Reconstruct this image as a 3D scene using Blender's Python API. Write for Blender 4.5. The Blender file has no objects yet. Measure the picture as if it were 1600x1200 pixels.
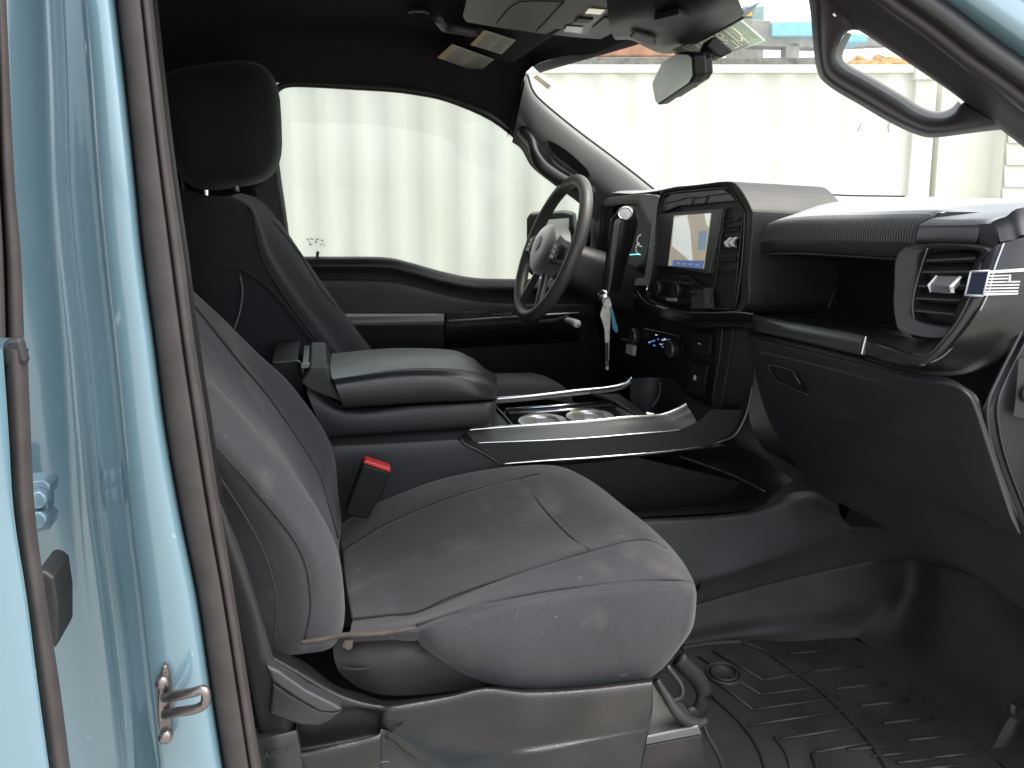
import bpy, bmesh, math, random
from mathutils import Vector, Matrix, noise
R = math.radians
random.seed(7)
scene = bpy.context.scene
COL = scene.collection
Z0 = 1.62                     # camera height above the ground
FPX, PPX, PPY = 1200.0, 800.0, 459.0
YAW, PITCH = R(14), R(8)
FW = Vector((math.sin(YAW)*math.cos(PITCH), math.cos(YAW)*math.cos(PITCH), -math.sin(PITCH)))
RT = Vector((math.cos(YAW), -math.sin(YAW), 0))
UP = RT.cross(FW)
CAM = Vector((0, 0, Z0))
# ---- x forward in the truck, y across it (passenger side near), z up -------------
def ray(px, py):
    return FW + RT*((px-PPX)/FPX) + UP*((PPY-py)/FPX)
def P(px, py, y):
    d = ray(px, py); return CAM + d*(y/d.y)
def PX(px, py, x):
    d = ray(px, py); return CAM + d*(x/d.x)
def PZ(px, py, z):
    d = ray(px, py); return CAM + d*(z/d.z)
def W(x, y, z): return Vector((x, y, z+Z0))
def V(*a): return Vector(a)

def cr(pts, n, lin=False, closed=False):
    """catmull-rom samples through pts"""
    N = len(pts); out = []
    segs = N if closed else N-1
    for i in range(segs):
        p1 = pts[i]; p2 = pts[(i+1) % N]
        if closed: p0 = pts[i-1]; p3 = pts[(i+2) % N]
        else:
            p0 = pts[i-1] if i > 0 else p1*2-p2
            p3 = pts[i+2] if i+2 < N else p2*2-p1
        for k in range(n):
            t = k/n
            if lin: out.append(p1.lerp(p2, t)); continue
            out.append(0.5*((2*p1)+(p2-p0)*t+(2*p0-5*p1+4*p2-p3)*t*t+(3*p1-p0-3*p2+p3)*t*t*t))
    if not closed: out.append(pts[-1].copy())
    return out

def crease(m, lines, inside, w=.010, d=.0035):
    from mathutils.kdtree import KDTree
    pts=[p for l in lines for p in cr(l,14)]
    kd=KDTree(len(pts))
    for i,p in enumerate(pts): kd.insert(p,i)
    kd.balance()
    for i,v in enumerate(m.v):
        co,_,dist=kd.find(v)
        if dist<w*2.2:
            k=math.exp(-(dist/(w*.62))**2)
            m.v[i]=v+(inside-v).normalized()*d*k
def PP(l): return [P(*p) for p in l]
class MB:
    def __init__(s): s.v=[]; s.f=[]; s.m=[]; s.sm=[]; s.mats=[]
    def mi(s, mat):
        if mat not in s.mats: s.mats.append(mat)
        return s.mats.index(mat)
    def add(s, vs, fs, mat, smooth=False):
        o=len(s.v); s.v += [Vector(v) for v in vs]; k=s.mi(mat)
        for f in fs: s.f.append([i+o for i in f]); s.m.append(k); s.sm.append(smooth)
        return s
    def grid(s, rows, mat, nu=6, nv=6, lu=False, lv=False, thick=None, cu=False, fn=None):
        """rows of points; nu subdivisions along a row, nv between rows"""
        rr=[cr(r, nu, lu, cu) for r in rows]
        cols=[cr([r[j] for r in rr], nv, lv) for j in range(len(rr[0]))]
        nr=len(cols[0]); nc=len(cols)
        vs=[cols[j][i] for i in range(nr) for j in range(nc)]
        if fn: vs=[fn(v) for v in vs]
        fs=[]
        last = nc if cu else nc-1
        for i in range(nr-1):
            for j in range(last):
                b=(j+1)%nc
                fs.append([i*nc+j, i*nc+b, (i+1)*nc+b, (i+1)*nc+j])
        if thick is not None:
            t=Vector(thick); n0=len(vs)
            vs += [v+t for v in vs[:n0]]
            fs += [[a+n0 for a in reversed(f)] for f in fs[:]]
            if not cu:
                per=[j for j in range(nc)]+[i*nc+nc-1 for i in range(1,nr)]+[(nr-1)*nc+j for j in range(nc-2,-1,-1)]+[i*nc for i in range(nr-2,0,-1)]
                for a,b in zip(per, per[1:]+per[:1]): fs.append([b,a,a+n0,b+n0])
        return s.add(vs, fs, mat, True)
    def tube(s, pts, r, mat, n=10, seg=6, closed=False, lin=False, ry=None, up=None, caps=True):
        P_=cr(pts, 1 if lin else seg, lin, closed)
        N=len(P_)
        rad = r if isinstance(r,(list,tuple)) else None
        up = Vector(up) if up is not None else Vector((0,0,1))
        rings=[]
        nrm=None
        for i,p in enumerate(P_):
            if closed: t=(P_[(i+1)%N]-P_[i-1])
            else: t=P_[min(i+1,N-1)]-P_[max(i-1,0)]
            t.normalize()
            if nrm is None or ry is not None:
                a=up-t*up.dot(t)
                if a.length<1e-4: a=Vector((1,0,0))-t*t.x
                nrm=a.normalized()
            else:
                nrm=(nrm-t*nrm.dot(t)); nrm.normalize()
            b=t.cross(nrm)
            if rad:
                q=i/(N-1)*(len(rad)-1); k=int(min(q,len(rad)-2)); rr=rad[k]+(rad[k+1]-rad[k])*(q-k)
            else: rr=r
            r2 = rr if ry is None else ry
            rings.append([p+nrm*(math.cos(2*math.pi*k/n)*rr)+b*(math.sin(2*math.pi*k/n)*r2) for k in range(n)])
        vs=[v for g in rings for v in g]; fs=[]
        for i in range(N if closed else N-1):
            j=(i+1)%N
            for k in range(n):
                fs.append([i*n+k, i*n+(k+1)%n, j*n+(k+1)%n, j*n+k])
        if caps and not closed:
            fs.append(list(range(n))[::-1]); fs.append([(N-1)*n+k for k in range(n)])
        return s.add(vs, fs, mat, True)
    def prism(s, pts, vec, mat, smooth=False):
        n=len(pts); vec=Vector(vec)
        vs=list(pts)+[p+vec for p in pts]
        fs=[list(range(n))[::-1], [n+i for i in range(n)]]
        for i in range(n):
            j=(i+1)%n; fs.append([i,j,n+j,n+i])
        return s.add(vs, fs, mat, smooth)
    def ring(s, outer, inner, vec, mat, smooth=False):
        n=len(outer); vec=Vector(vec)
        vs=list(outer)+list(inner)+[p+vec for p in outer]+[p+vec for p in inner]
        fs=[]
        for i in range(n):
            j=(i+1)%n
            fs += [[i,j,n+j,n+i],[2*n+j,2*n+i,3*n+i,3*n+j],[i,2*n+i,2*n+j,j],[n+i,n+j,3*n+j,3*n+i]]
        return s.add(vs, fs, mat, smooth)
    def box(s, c, sx, sy, sz, mat, rot=None):
        vs=[]
        for x in(-.5,.5):
            for y in(-.5,.5):
                for z in(-.5,.5):
                    v=Vector((x*sx,y*sy,z*sz))
                    if rot: v=rot@v
                    vs.append(Vector(c)+v)
        return s.add(vs,[[0,1,3,2],[4,6,7,5],[0,4,5,1],[2,3,7,6],[0,2,6,4],[1,5,7,3]],mat)
    def lathe(s, c, axis, prof, mat, n=28, caps=True):
        a=Vector(axis).normalized(); u=a.orthogonal().normalized(); w=a.cross(u)
        vs=[];fs=[]
        for r,h in prof:
            for k in range(n):
                t=2*math.pi*k/n
                vs.append(Vector(c)+a*h+u*(math.cos(t)*r)+w*(math.sin(t)*r))
        for i in range(len(prof)-1):
            for k in range(n): fs.append([i*n+k,i*n+(k+1)%n,(i+1)*n+(k+1)%n,(i+1)*n+k])
        if caps:
            fs.append([k for k in range(n)][::-1]); fs.append([(len(prof)-1)*n+k for k in range(n)])
        return s.add(vs,fs,mat,True)
    def ellipsoid(s, c, ax, ay, az, mat, e=2.0, nu=32, nv=18, fn=None):
        """ax, ay, az: half-axis vectors; e>2 squarer"""
        vs=[];fs=[]
        sg=lambda q: math.copysign(abs(q)**(2/e), q)
        for i in range(nv+1):
            ph=-math.pi/2+math.pi*i/nv
            for k in range(nu):
                t=2*math.pi*k/nu
                a=sg(math.cos(ph)); p=Vector((a*sg(math.cos(t)), a*sg(math.sin(t)), sg(math.sin(ph))))
                if fn: p=fn(p)
                vs.append(Vector(c)+Vector(ax)*p.x+Vector(ay)*p.y+Vector(az)*p.z)
        for i in range(nv):
            for k in range(nu): fs.append([i*nu+k,i*nu+(k+1)%nu,(i+1)*nu+(k+1)%nu,(i+1)*nu+k])
        return s.add(vs,fs,mat,True)
    def text(s, body, size, o, xd, yd, mat, depth=0.0004, align='CENTER', sx=1.0):
        cu=bpy.data.curves.new('writing','FONT'); cu.body=body; cu.size=size; cu.extrude=depth
        cu.align_x=align; cu.align_y='CENTER'; cu.resolution_u=3
        ob=bpy.data.objects.new('writing',cu); COL.objects.link(ob)
        bpy.context.view_layer.update()
        me=bpy.data.meshes.new_from_object(ob.evaluated_get(bpy.context.evaluated_depsgraph_get()))
        xd=Vector(xd).normalized(); yd=Vector(yd).normalized(); zd=xd.cross(yd)
        vs=[Vector(o)+xd*(v.co.x*sx)+yd*v.co.y+zd*v.co.z for v in me.vertices]
        fs=[list(p.vertices) for p in me.polygons]
        s.add(vs,fs,mat)
        bpy.data.objects.remove(ob); bpy.data.curves.remove(cu); bpy.data.meshes.remove(me)
        return s
    def build(s, name, parent=None, bevel=0, seg=2, label=None, sub=0, ang=40):
        c=sum(s.v, Vector())/max(1,len(s.v))
        me=bpy.data.meshes.new(name)
        me.from_pydata([v-c for v in s.v],[],s.f)
        for m in s.mats: me.materials.append(m)
        for p,k,q in zip(me.polygons,s.m,s.sm): p.material_index=k; p.use_smooth=q
        me.validate(); me.update()
        ob=bpy.data.objects.new(name,me); COL.objects.link(ob)
        wl=c
        if parent is not None:
            ob.parent=parent; wl=c-Vector(parent['_w'])
        ob.location=wl; ob['_w']=list(c)
        if bevel:
            b=ob.modifiers.new('bevel','BEVEL'); b.width=bevel; b.segments=seg; b.limit_method='ANGLE'; b.angle_limit=R(ang)
            b.harden_normals=False
        if sub:
            b=ob.modifiers.new('subsurf','SUBSURF'); b.levels=sub; b.render_levels=sub
        if label: ob['label']=label
        return ob
def empty(name, loc, parent=None, label=None):
    o=bpy.data.objects.new(name,None); COL.objects.link(o); o.empty_display_size=.1
    o['_w']=list(loc); o.location=loc
    if parent is not None: o.parent=parent; o.location=Vector(loc)-Vector(parent['_w'])
    if label: o['label']=label
    return o
def tag(o,label,cat,group=None,kind=None):
    if label: o['label']=label
    if cat: o['category']=cat
    if group: o['group']=group
    if kind: o['kind']=kind
    return o

# ------------------------------------------------------------------ materials
def nt(name):
    m=bpy.data.materials.new(name); m.use_nodes=True
    n=m.node_tree.nodes; l=m.node_tree.links
    b=n['Principled BSDF']
    tc=n.new('ShaderNodeTexCoord')
    return m,n,l,b,tc
def pmat(name, col, rough=.5, metal=0, spec=.5, bump=0, bscale=900, bdist=.0004, var=0, vscale=6, coat=0, rvar=0, sheen=0,
         dirt=0, dcol=(.25,.22,.18), dscale=60, dthr=.68, emis=0):
    m,n,l,b,tc=nt(name)
    b.inputs['Base Color'].default_value=(*col,1); b.inputs['Roughness'].default_value=rough
    b.inputs['Metallic'].default_value=metal; b.inputs['Specular IOR Level'].default_value=spec
    b.inputs['Coat Weight'].default_value=coat; b.inputs['Coat Roughness'].default_value=.04
    if sheen: b.inputs['Sheen Weight'].default_value=sheen; b.inputs['Sheen Roughness'].default_value=.5
    cur=None
    if var:
        t=n.new('ShaderNodeTexNoise'); t.inputs['Scale'].default_value=vscale; t.inputs['Detail'].default_value=6
        l.new(tc.outputs['Object'],t.inputs['Vector'])
        r=n.new('ShaderNodeMapRange'); r.inputs[1].default_value=.3; r.inputs[2].default_value=.7
        r.inputs[3].default_value=1-var; r.inputs[4].default_value=1+var
        l.new(t.outputs['Fac'],r.inputs[0])
        mx=n.new('ShaderNodeMix'); mx.data_type='RGBA'; mx.blend_type='MULTIPLY'; mx.inputs['Factor'].default_value=1
        mx.inputs['A'].default_value=(*col,1); l.new(r.outputs[0],mx.inputs['B']); cur=mx.outputs['Result']
    if dirt:
        t=n.new('ShaderNodeTexNoise'); t.inputs['Scale'].default_value=dscale; t.inputs['Detail'].default_value=3
        l.new(tc.outputs['Object'],t.inputs['Vector'])
        r=n.new('ShaderNodeMapRange'); r.inputs[1].default_value=dthr; r.inputs[2].default_value=dthr+.05; r.inputs[4].default_value=dirt
        l.new(t.outputs['Fac'],r.inputs[0])
        t2=n.new('ShaderNodeTexNoise'); t2.inputs['Scale'].default_value=7; l.new(tc.outputs['Object'],t2.inputs['Vector'])
        r2=n.new('ShaderNodeMapRange'); r2.inputs[1].default_value=.5; r2.inputs[2].default_value=.75; r2.inputs[4].default_value=dirt*.35
        l.new(t2.outputs['Fac'],r2.inputs[0])
        ad=n.new('ShaderNodeMath'); ad.operation='ADD'; ad.use_clamp=True
        l.new(r.outputs[0],ad.inputs[0]); l.new(r2.outputs[0],ad.inputs[1])
        mx=n.new('ShaderNodeMix'); mx.data_type='RGBA'; mx.inputs['B'].default_value=(*dcol,1)
        if cur is not None: l.new(cur,mx.inputs['A'])
        else: mx.inputs['A'].default_value=(*col,1)
        l.new(ad.outputs[0],mx.inputs['Factor']); cur=mx.outputs['Result']
    if cur is not None: l.new(cur,b.inputs['Base Color'])
    if rvar:
        t=n.new('ShaderNodeTexNoise'); t.inputs['Scale'].default_value=14; t.inputs['Detail'].default_value=5
        l.new(tc.outputs['Object'],t.inputs['Vector'])
        r=n.new('ShaderNodeMapRange'); r.inputs[1].default_value=.3; r.inputs[2].default_value=.7
        r.inputs[3].default_value=max(0,rough-rvar); r.inputs[4].default_value=rough+rvar
        l.new(t.outputs['Fac'],r.inputs[0]); l.new(r.outputs[0],b.inputs['Roughness'])
    if bump:
        t=n.new('ShaderNodeTexNoise'); t.inputs['Scale'].default_value=bscale; t.inputs['Detail'].default_value=2
        l.new(tc.outputs['Object'],t.inputs['Vector'])
        bp=n.new('ShaderNodeBump'); bp.inputs['Strength'].default_value=bump; bp.inputs['Distance'].default_value=bdist
        l.new(t.outputs['Fac'],bp.inputs['Height']); l.new(bp.outputs[0],b.inputs['Normal'])
    if emis:
        b.inputs['Emission Color'].default_value=(*col,1); b.inputs['Emission Strength'].default_value=emis
    return m
def glass(name, tint, refl=.08, rough=0.0, smudge=0):
    m=bpy.data.materials.new(name); m.use_nodes=True
    n=m.node_tree.nodes; l=m.node_tree.links; n.clear()
    o=n.new('ShaderNodeOutputMaterial'); tr=n.new('ShaderNodeBsdfTransparent'); tr.inputs[0].default_value=(*tint,1)
    gl=n.new('ShaderNodeBsdfGlossy'); gl.inputs['Roughness'].default_value=rough
    mx=n.new('ShaderNodeMixShader'); fr=n.new('ShaderNodeFresnel'); fr.inputs[0].default_value=1.45
    l.new(fr.outputs[0],mx.inputs[0]); l.new(tr.outputs[0],mx.inputs[1]); l.new(gl.outputs[0],mx.inputs[2])
    l.new(mx.outputs[0],o.inputs[0])
    return m
M={}
M['plastic']=pmat('black_plastic',(.0155,.0158,.0168),.48,spec=.38,bump=.35,bscale=1400,bdist=.0003,var=.12,rvar=.05)
M['plastic_soft']=pmat('soft_dash_plastic',(.017,.0175,.0187),.52,spec=.4,bump=.4,bscale=1100,bdist=.0004,var=.1,rvar=.05)
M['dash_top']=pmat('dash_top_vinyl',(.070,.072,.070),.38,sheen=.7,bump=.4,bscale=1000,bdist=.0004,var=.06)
M['plastic_dark']=pmat('deep_black_plastic',(.0085,.0085,.0090),.5,spec=.28,bump=.2,bscale=1200,bdist=.0003)
M['shield']=pmat('seat_shield_plastic',(.0092,.0082,.0080),.36,spec=.45,bump=.8,bscale=700,bdist=.0006,var=.15,rvar=.07,dirt=.25,dcol=(.2,.18,.16),dscale=90,dthr=.74)
M['pillar_trim']=pmat('pillar_trim_lit',(.15,.15,.148),.55,bump=.3,bscale=900,var=.06)  # lit copy of the pillar trim, daylight put into its paler grey
M['near_trim']=pmat('pillar_trim_backlit',(.030,.0255,.0275),.5,bump=.3,bscale=900,var=.08)  # backlit copy of the pillar trim, its shade put into the colour
M['piano']=pmat('gloss_black',(.008,.008,.0085),.2,rvar=.05)
M['satin']=pmat('satin_grey_trim',(.10,.105,.10),.28,metal=.6)
M['satin_dark']=pmat('satin_dark_trim',(.045,.045,.047),.30,metal=.45)
M['chrome']=pmat('bright_metal',(.62,.62,.62),.18,metal=1)
M['steel']=pmat('seat_track_steel',(.13,.135,.13),.4,metal=.8,var=.2,rvar=.1)
M['striker']=pmat('striker_steel',(.18,.16,.155),.28,metal=.9,var=.3,vscale=60,rvar=.1)
def fabric(name,col,col2,dirt=.0,scale=1):
    m,n,l,b,tc=nt(name)
    b.inputs['Roughness'].default_value=.88; b.inputs['Specular IOR Level'].default_value=.25
    b.inputs['Sheen Weight'].default_value=.12; b.inputs['Sheen Roughness'].default_value=.45
    mp=n.new('ShaderNodeMapping'); mp.inputs['Scale'].default_value=(1,1,1); l.new(tc.outputs['Object'],mp.inputs[0])
    a=n.new('ShaderNodeTexNoise'); a.inputs['Scale'].default_value=750*scale; a.inputs['Detail'].default_value=1
    l.new(mp.outputs[0],a.inputs['Vector'])
    big=n.new('ShaderNodeTexNoise'); big.inputs['Scale'].default_value=5; big.inputs['Detail'].default_value=7; big.inputs['Roughness'].default_value=.6
    l.new(mp.outputs[0],big.inputs['Vector'])
    r=n.new('ShaderNodeMapRange'); r.inputs[1].default_value=.3; r.inputs[2].default_value=.7; l.new(big.outputs['Fac'],r.inputs[0])
    mx=n.new('ShaderNodeMix'); mx.data_type='RGBA'; mx.inputs['A'].default_value=(*col,1); mx.inputs['B'].default_value=(*col2,1)
    l.new(r.outputs[0],mx.inputs['Factor']); cur=mx.outputs['Result']
    r3=n.new('ShaderNodeMapRange'); r3.inputs[1].default_value=.3; r3.inputs[2].default_value=.7; r3.inputs[3].default_value=.80; r3.inputs[4].default_value=1.20
    l.new(a.outputs['Fac'],r3.inputs[0])
    mm=n.new('ShaderNodeMix'); mm.data_type='RGBA'; mm.blend_type='MULTIPLY'; mm.inputs['Factor'].default_value=1
    l.new(cur,mm.inputs['A']); l.new(r3.outputs[0],mm.inputs['B']); cur=mm.outputs['Result']
    if dirt:
        for sc,th,am in ((170,.735,.3),(75,.715,.32),(38,.72,.35),(9,.575,.30)):
            t=n.new('ShaderNodeTexNoise'); t.inputs['Scale'].default_value=sc; t.inputs['Detail'].default_value=4
            l.new(tc.outputs['Object'],t.inputs['Vector'])
            q=n.new('ShaderNodeMapRange'); q.inputs[1].default_value=th; q.inputs[2].default_value=th+(.04 if sc>20 else .2); q.inputs[4].default_value=am*dirt
            l.new(t.outputs['Fac'],q.inputs[0])
            m2=n.new('ShaderNodeMix'); m2.data_type='RGBA'; m2.inputs['B'].default_value=(.22,.19,.165,1)
            l.new(q.outputs[0],m2.inputs['Factor']); l.new(cur,m2.inputs['A']); cur=m2.outputs['Result']
    l.new(cur,b.inputs['Base Color'])
    w=n.new('ShaderNodeTexNoise'); w.inputs['Scale'].default_value=14; w.inputs['Detail'].default_value=3; l.new(tc.outputs['Object'],w.inputs['Vector'])
    bp0=n.new('ShaderNodeBump'); bp0.inputs['Strength'].default_value=.35; bp0.inputs['Distance'].default_value=.010; l.new(w.outputs['Fac'],bp0.inputs['Height'])
    bp=n.new('ShaderNodeBump'); bp.inputs['Strength'].default_value=.5; bp.inputs['Distance'].default_value=.0006
    l.new(a.outputs['Fac'],bp.inputs['Height']); l.new(bp0.outputs[0],bp.inputs['Normal']); l.new(bp.outputs[0],b.inputs['Normal'])
    return m
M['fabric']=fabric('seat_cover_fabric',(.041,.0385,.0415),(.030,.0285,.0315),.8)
M['fabric_shaded']=fabric('seat_cover_fabric_shaded',(.015,.015,.018),(.011,.011,.0135),.0)  # cover fabric in a darker copy, headliner shade put into the colour
M['seam']=pmat('seam_thread',(.012,.011,.013),.9)
M['seam_light']=pmat('seam_thread_grey',(.10,.10,.11),.9)
M['orig']=pmat('seat_underlay_cloth',(.018,.0155,.015),.9,bump=.6,bscale=1200,var=.15)
M['hem']=pmat('frayed_hem',(.042,.033,.026),.9,var=.35,vscale=60,bump=.5,bscale=500)
M['headliner']=pmat('headliner_cloth',(.027,.025,.0265),.95,bump=.4,bscale=1100,spec=.1)
M['console_oh']=pmat('overhead_plastic',(.045,.046,.045),.5,bump=.3)
M['leather']=pmat('armrest_vinyl',(.020,.0195,.0195),.34,bump=.5,bscale=420,bdist=.0006,var=.08,rvar=.06)
M['rubber']=pmat('weatherstrip_rubber',(.036,.031,.029),.65,spec=.35,bump=.4,bscale=300,bdist=.0006,var=.2,vscale=30,rvar=.1)
M['rubber_black']=pmat('black_rubber',(.014,.014,.014),.5,bump=.3,bscale=500)
M['mat']=pmat('floor_mat_rubber',(.010,.0095,.0092),.58,spec=.35,bump=.5,bscale=500,bdist=.0006,var=.2,rvar=.1,dirt=.35,dcol=(.12,.105,.09),dscale=130,dthr=.70)
M['carpet']=pmat('carpet',(.011,.0105,.0105),.95,bump=1,bscale=600,bdist=.002,var=.2)
M['wheel']=pmat('wheel_rim_vinyl',(.048,.047,.044),.45,bump=.3,bscale=800,rvar=.05)
M['webbing']=pmat('belt_webbing',(.0095,.0085,.008),.75,bump=.6,bscale=500,bdist=.0006,var=.1)
M['red']=pmat('buckle_red',(.45,.035,.03),.4,var=.1,vscale=40)
M['white']=pmat('white_print',(.50,.51,.50),.6)
M['bezel']=pmat('display_bezel',(.075,.08,.076),.35,metal=.3)
M['grey_print']=pmat('grey_print',(.32,.33,.34),.6)
M['glass']=glass('windscreen_glass',(.86,.85,.78))
M['glass_side']=glass('side_glass',(.54,.57,.51))
M['glass_dark']=glass('privacy_glass',(.03,.03,.03))
M['mirror']=pmat('mirror_glass',(.55,.58,.55),.3,metal=1)
# car paint
def paint():
    m,n,l,b,tc=nt('blue_paint')
    b.inputs['Metallic'].default_value=.12; b.inputs['Roughness'].default_value=.33; b.inputs['Coat IOR'].default_value=1.6
    b.inputs['Coat Weight'].default_value=1; b.inputs['Coat Roughness'].default_value=.03
    t=n.new('ShaderNodeTexNoise'); t.inputs['Scale'].default_value=1.7; t.inputs['Detail'].default_value=6; l.new(tc.outputs['Object'],t.inputs['Vector'])
    mx=n.new('ShaderNodeMix'); mx.data_type='RGBA'; mx.inputs['A'].default_value=(.098,.172,.208,1); mx.inputs['B'].default_value=(.115,.192,.228,1)
    l.new(t.outputs['Fac'],mx.inputs['Factor'])
    d=n.new('ShaderNodeTexNoise'); d.inputs['Scale'].default_value=130; d.inputs['Detail'].default_value=2; l.new(tc.outputs['Object'],d.inputs['Vector'])
    r=n.new('ShaderNodeMapRange'); r.inputs[1].default_value=.73; r.inputs[2].default_value=.78; r.inputs[4].default_value=.35; l.new(d.outputs['Fac'],r.inputs[0])
    m2=n.new('ShaderNodeMix'); m2.data_type='RGBA'; m2.inputs['B'].default_value=(.42,.40,.36,1)
    l.new(r.outputs[0],m2.inputs['Factor']); l.new(mx.outputs['Result'],m2.inputs['A']); l.new(m2.outputs['Result'],b.inputs['Base Color'])
    w=n.new('ShaderNodeTexNoise'); w.inputs['Scale'].default_value=5; l.new(tc.outputs['Object'],w.inputs['Vector'])
    bp=n.new('ShaderNodeBump'); bp.inputs['Strength'].default_value=.1; bp.inputs['Distance'].default_value=.01
    l.new(w.outputs['Fac'],bp.inputs['Height']); l.new(bp.outputs[0],b.inputs['Normal'])
    return m
M['blue']=paint()
# ------------------------------------------------------------------ truck root
truck=empty('pickup_truck', V(.1,1.5,0))
tag(truck,'light blue pickup truck seen through its open passenger doorway','pickup truck')

# ================= outer body =================
ST=[-80,0,133,267,400,533,667,800,933,1067,1200,1290]
SL=[172,180,195,209,222,240,257,280,307,327,348,365]
SR=[228,238,252,268,287,304,325,345,367,388,408,424]
C1=[90,94,100,104,114,130,142,154,171,187,200,208]
C2=[118,124,135,145,157,172,186,200,217,232,248,258]
rows=[]
for py,sl,c1,c2 in zip(ST,SL,C1,C2):
    rows.append([P(-260,py,.83),P(-30,py,.83),P(c1*.45,py,.845),P(c1-16,py,.86),P(c1-3,py,.82),P(c1+5,py,.752),P(c1+(c2-c1)*.55,py,.728),P(c2-4,py,.712),P(c2+5,py,.700),
                 P(c2+(sl-c2)*.35,py,.694),P(c2+(sl-c2)*.75,py,.694),P(sl-4,py,.704),P(sl+3,py,.730),P(sl+4,py,.76)])
MB().grid(rows,M['blue'],nu=4,nv=5).build('pillar',truck,label='blue painted door pillar')
pillar=truck.children[0]
# blue panel of the door opening behind camera-left (keeps the cab closed)
# hinge on the pillar
m=MB()
for (a,b) in ((738,762),(790,812)):
    m.prism([P(50,a,.80),P(84,a-2,.80),P(92,a+6,.80),P(90,b,.80),P(60,b+6,.80),P(50,b+2,.80)],(0,-.025,0),M['blue'])
m.prism([P(54,756,.79),P(74,758,.79),P(76,800,.79),P(54,800,.79)],(0,.02,0),M['blue'])
m.lathe(P(64,775,.775),(0,-1,0),[(.009,0),(.009,.01),(.007,.012)],M['blue'],16)
m.lathe(P(64,806,.775),(0,-1,0),[(.009,0),(.009,.01),(.007,.012)],M['blue'],16)
m.build('hinge',truck,bevel=.003)
# striker
m=MB()
c=P(258,1103,.70); e=[]
for k in range(24):
    t=2*math.pi*k/24; e.append(P(257+12*math.cos(t),1103+63*math.sin(t),.688))
m.prism(e,(0,.012,0),M['striker'])
st=m.build('striker',pillar,bevel=.003)
m=MB()
pts=[P(258,1090,.686),P(275,1087,.672),P(300,1082,.665),P(316,1078,.663),P(322,1084,.662),P(319,1100,.663),P(305,1108,.665),P(280,1112,.672),P(258,1116,.686)]
m.tube(pts,.0042,M['striker'],n=12,seg=6)
m.build('striker_loop',pillar)
for a,b in ((255,1062),(260,1146)):
    m=MB(); m.lathe(P(a,b,.69),(0,-1,0),[(.006,0),(.006,.006),(.004,.008)],M['striker'],12); m.build('striker_bolt',pillar)

# rear door: skin + rubber edge + window trim
DS=[-80,0,267,400,528]
m=MB()
rows=[[P(-300,py,.56),P(-60,py,.575),P(e-2,py,.59),P(e,py,.60),P(e,py,.63)] for py,e in zip([545,667,800,933,1067,1200,1290],[2,10,18,37,53,70,82])]
m.grid(rows,M['blue'],nu=4,nv=4)
door=m.build('door',truck,label='light blue rear door standing ajar')
m=MB()
rows=[[P(a-4,py,.632),P(a+2,py,.612),P(a+(b-a)*.45,py,.604),P(b-4,py,.612),P(b,py,.632),P(b-2,py,.68)] for py,a,b in zip([545,560,667,800,933,1067,1200,1290],[3,4,10,18,37,53,70,82],[46,44,48,55,72,93,110,122])]
m.grid(rows,M['rubber'],nu=4,nv=4)
m.build('door_seal',door)
m=MB()
rows=[[P(a-30,py,.60),P(a,py,.60),P(a+3,py,.63),P(a+6,py,.635),P(a+9,py,.612),P(b-3,py,.615),P(b,py,.635),P(b-1,py,.69)] for py,a,b in zip(DS,[-20,-14,-5,2,6],[4,10,22,33,38])]
m.grid(rows,M['rubber'],nu=3,nv=4)
m.build('window_trim',door)
m=MB()
m.prism([P(8,530,.605),P(33,528,.605),P(44,568,.605),P(4,573,.605),P(2,542,.605)],(0,.008,0),M['rubber_black'])
m.build('trim_cap',door,bevel=.003)
m=MB()
m.prism([P(55,893,.70),P(72,893,.70),P(84,903,.70),P(91,950,.70),P(91,1003,.70),P(84,1018,.70),P(74,1008,.70),P(60,930,.70)],(0,.045,0),M['rubber_black'])
m.build('door_bumper',door,bevel=.006,seg=3)

# weatherstrip round the front door opening
m=MB()
FR=[(0,.735),(.05,.716),(.15,.707),(.35,.703),(.62,.703),(.68,.706),(.705,.712),(.73,.706),(.78,.703),(.92,.706),(.98,.722),(1,.745),(1.0,.78)]
rows=[]
for py,a,b in zip(ST,SL,SR):
    rows.append([P(a+(b-a)*f,py,y) for f,y in FR])
m.grid(rows,M['rubber'],nu=3,nv=6)
m.build('weatherstrip',truck)
# inner B pillar trim and cab side behind it (keeps stray light out)
m=MB()
rows=[[P(b-20,py,.80),P(b+8,py,.83),P(b-4,py,.93)] for py,b in zip(ST[:8],SR[:8])]
m.grid(rows,M['plastic_dark'],nu=3,nv=4)
m.prism([W(-.46,.80,-.2),W(-.46,.80,.5),W(-1.6,.80,.5),W(-1.6,.80,-1.2),W(-.40,.80,-1.2)],(0,.03,0),M['plastic_dark'])
m.build('inner_pillar_trim',truck)

# rear door outside stretch & lower body so that the truck reads from beside
m=MB()
m.prism([W(-.60,.66,.36),W(-1.6,.66,.33),W(-1.6,.60,-.2),W(-.60,.60,-.2)],(0,.02,0),M['glass_dark'])
m.prism([W(-.62,.56,-.2),W(-1.6,.56,-.2),W(-1.6,.56,-1.05),W(-.62,.56,-1.05)],(0,.03,0),M['blue'])
m.build('rear_door_panel',door)

# roof skin, cant rail on the passenger side and A pillar outside
m=MB()
roof=[]
for x,z in ((-1.65,.36),(-1.3,.45),(-.6,.485),(0,.475),(.35,.43),(.62,.33)):
    xo=x-.07 if x>.6 else x
    roof.append([W(xo,.70,z-.10),W(xo,.74,z-.03),W(xo,.95,z+.01),W(x,1.5,z+.03),W(xo,2.05,z+.01),W(xo,2.26,z-.03),W(xo,2.30,z-.10)])
m.grid(roof,M['blue'],nu=4,nv=4)
m.build('roof',truck)
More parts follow.
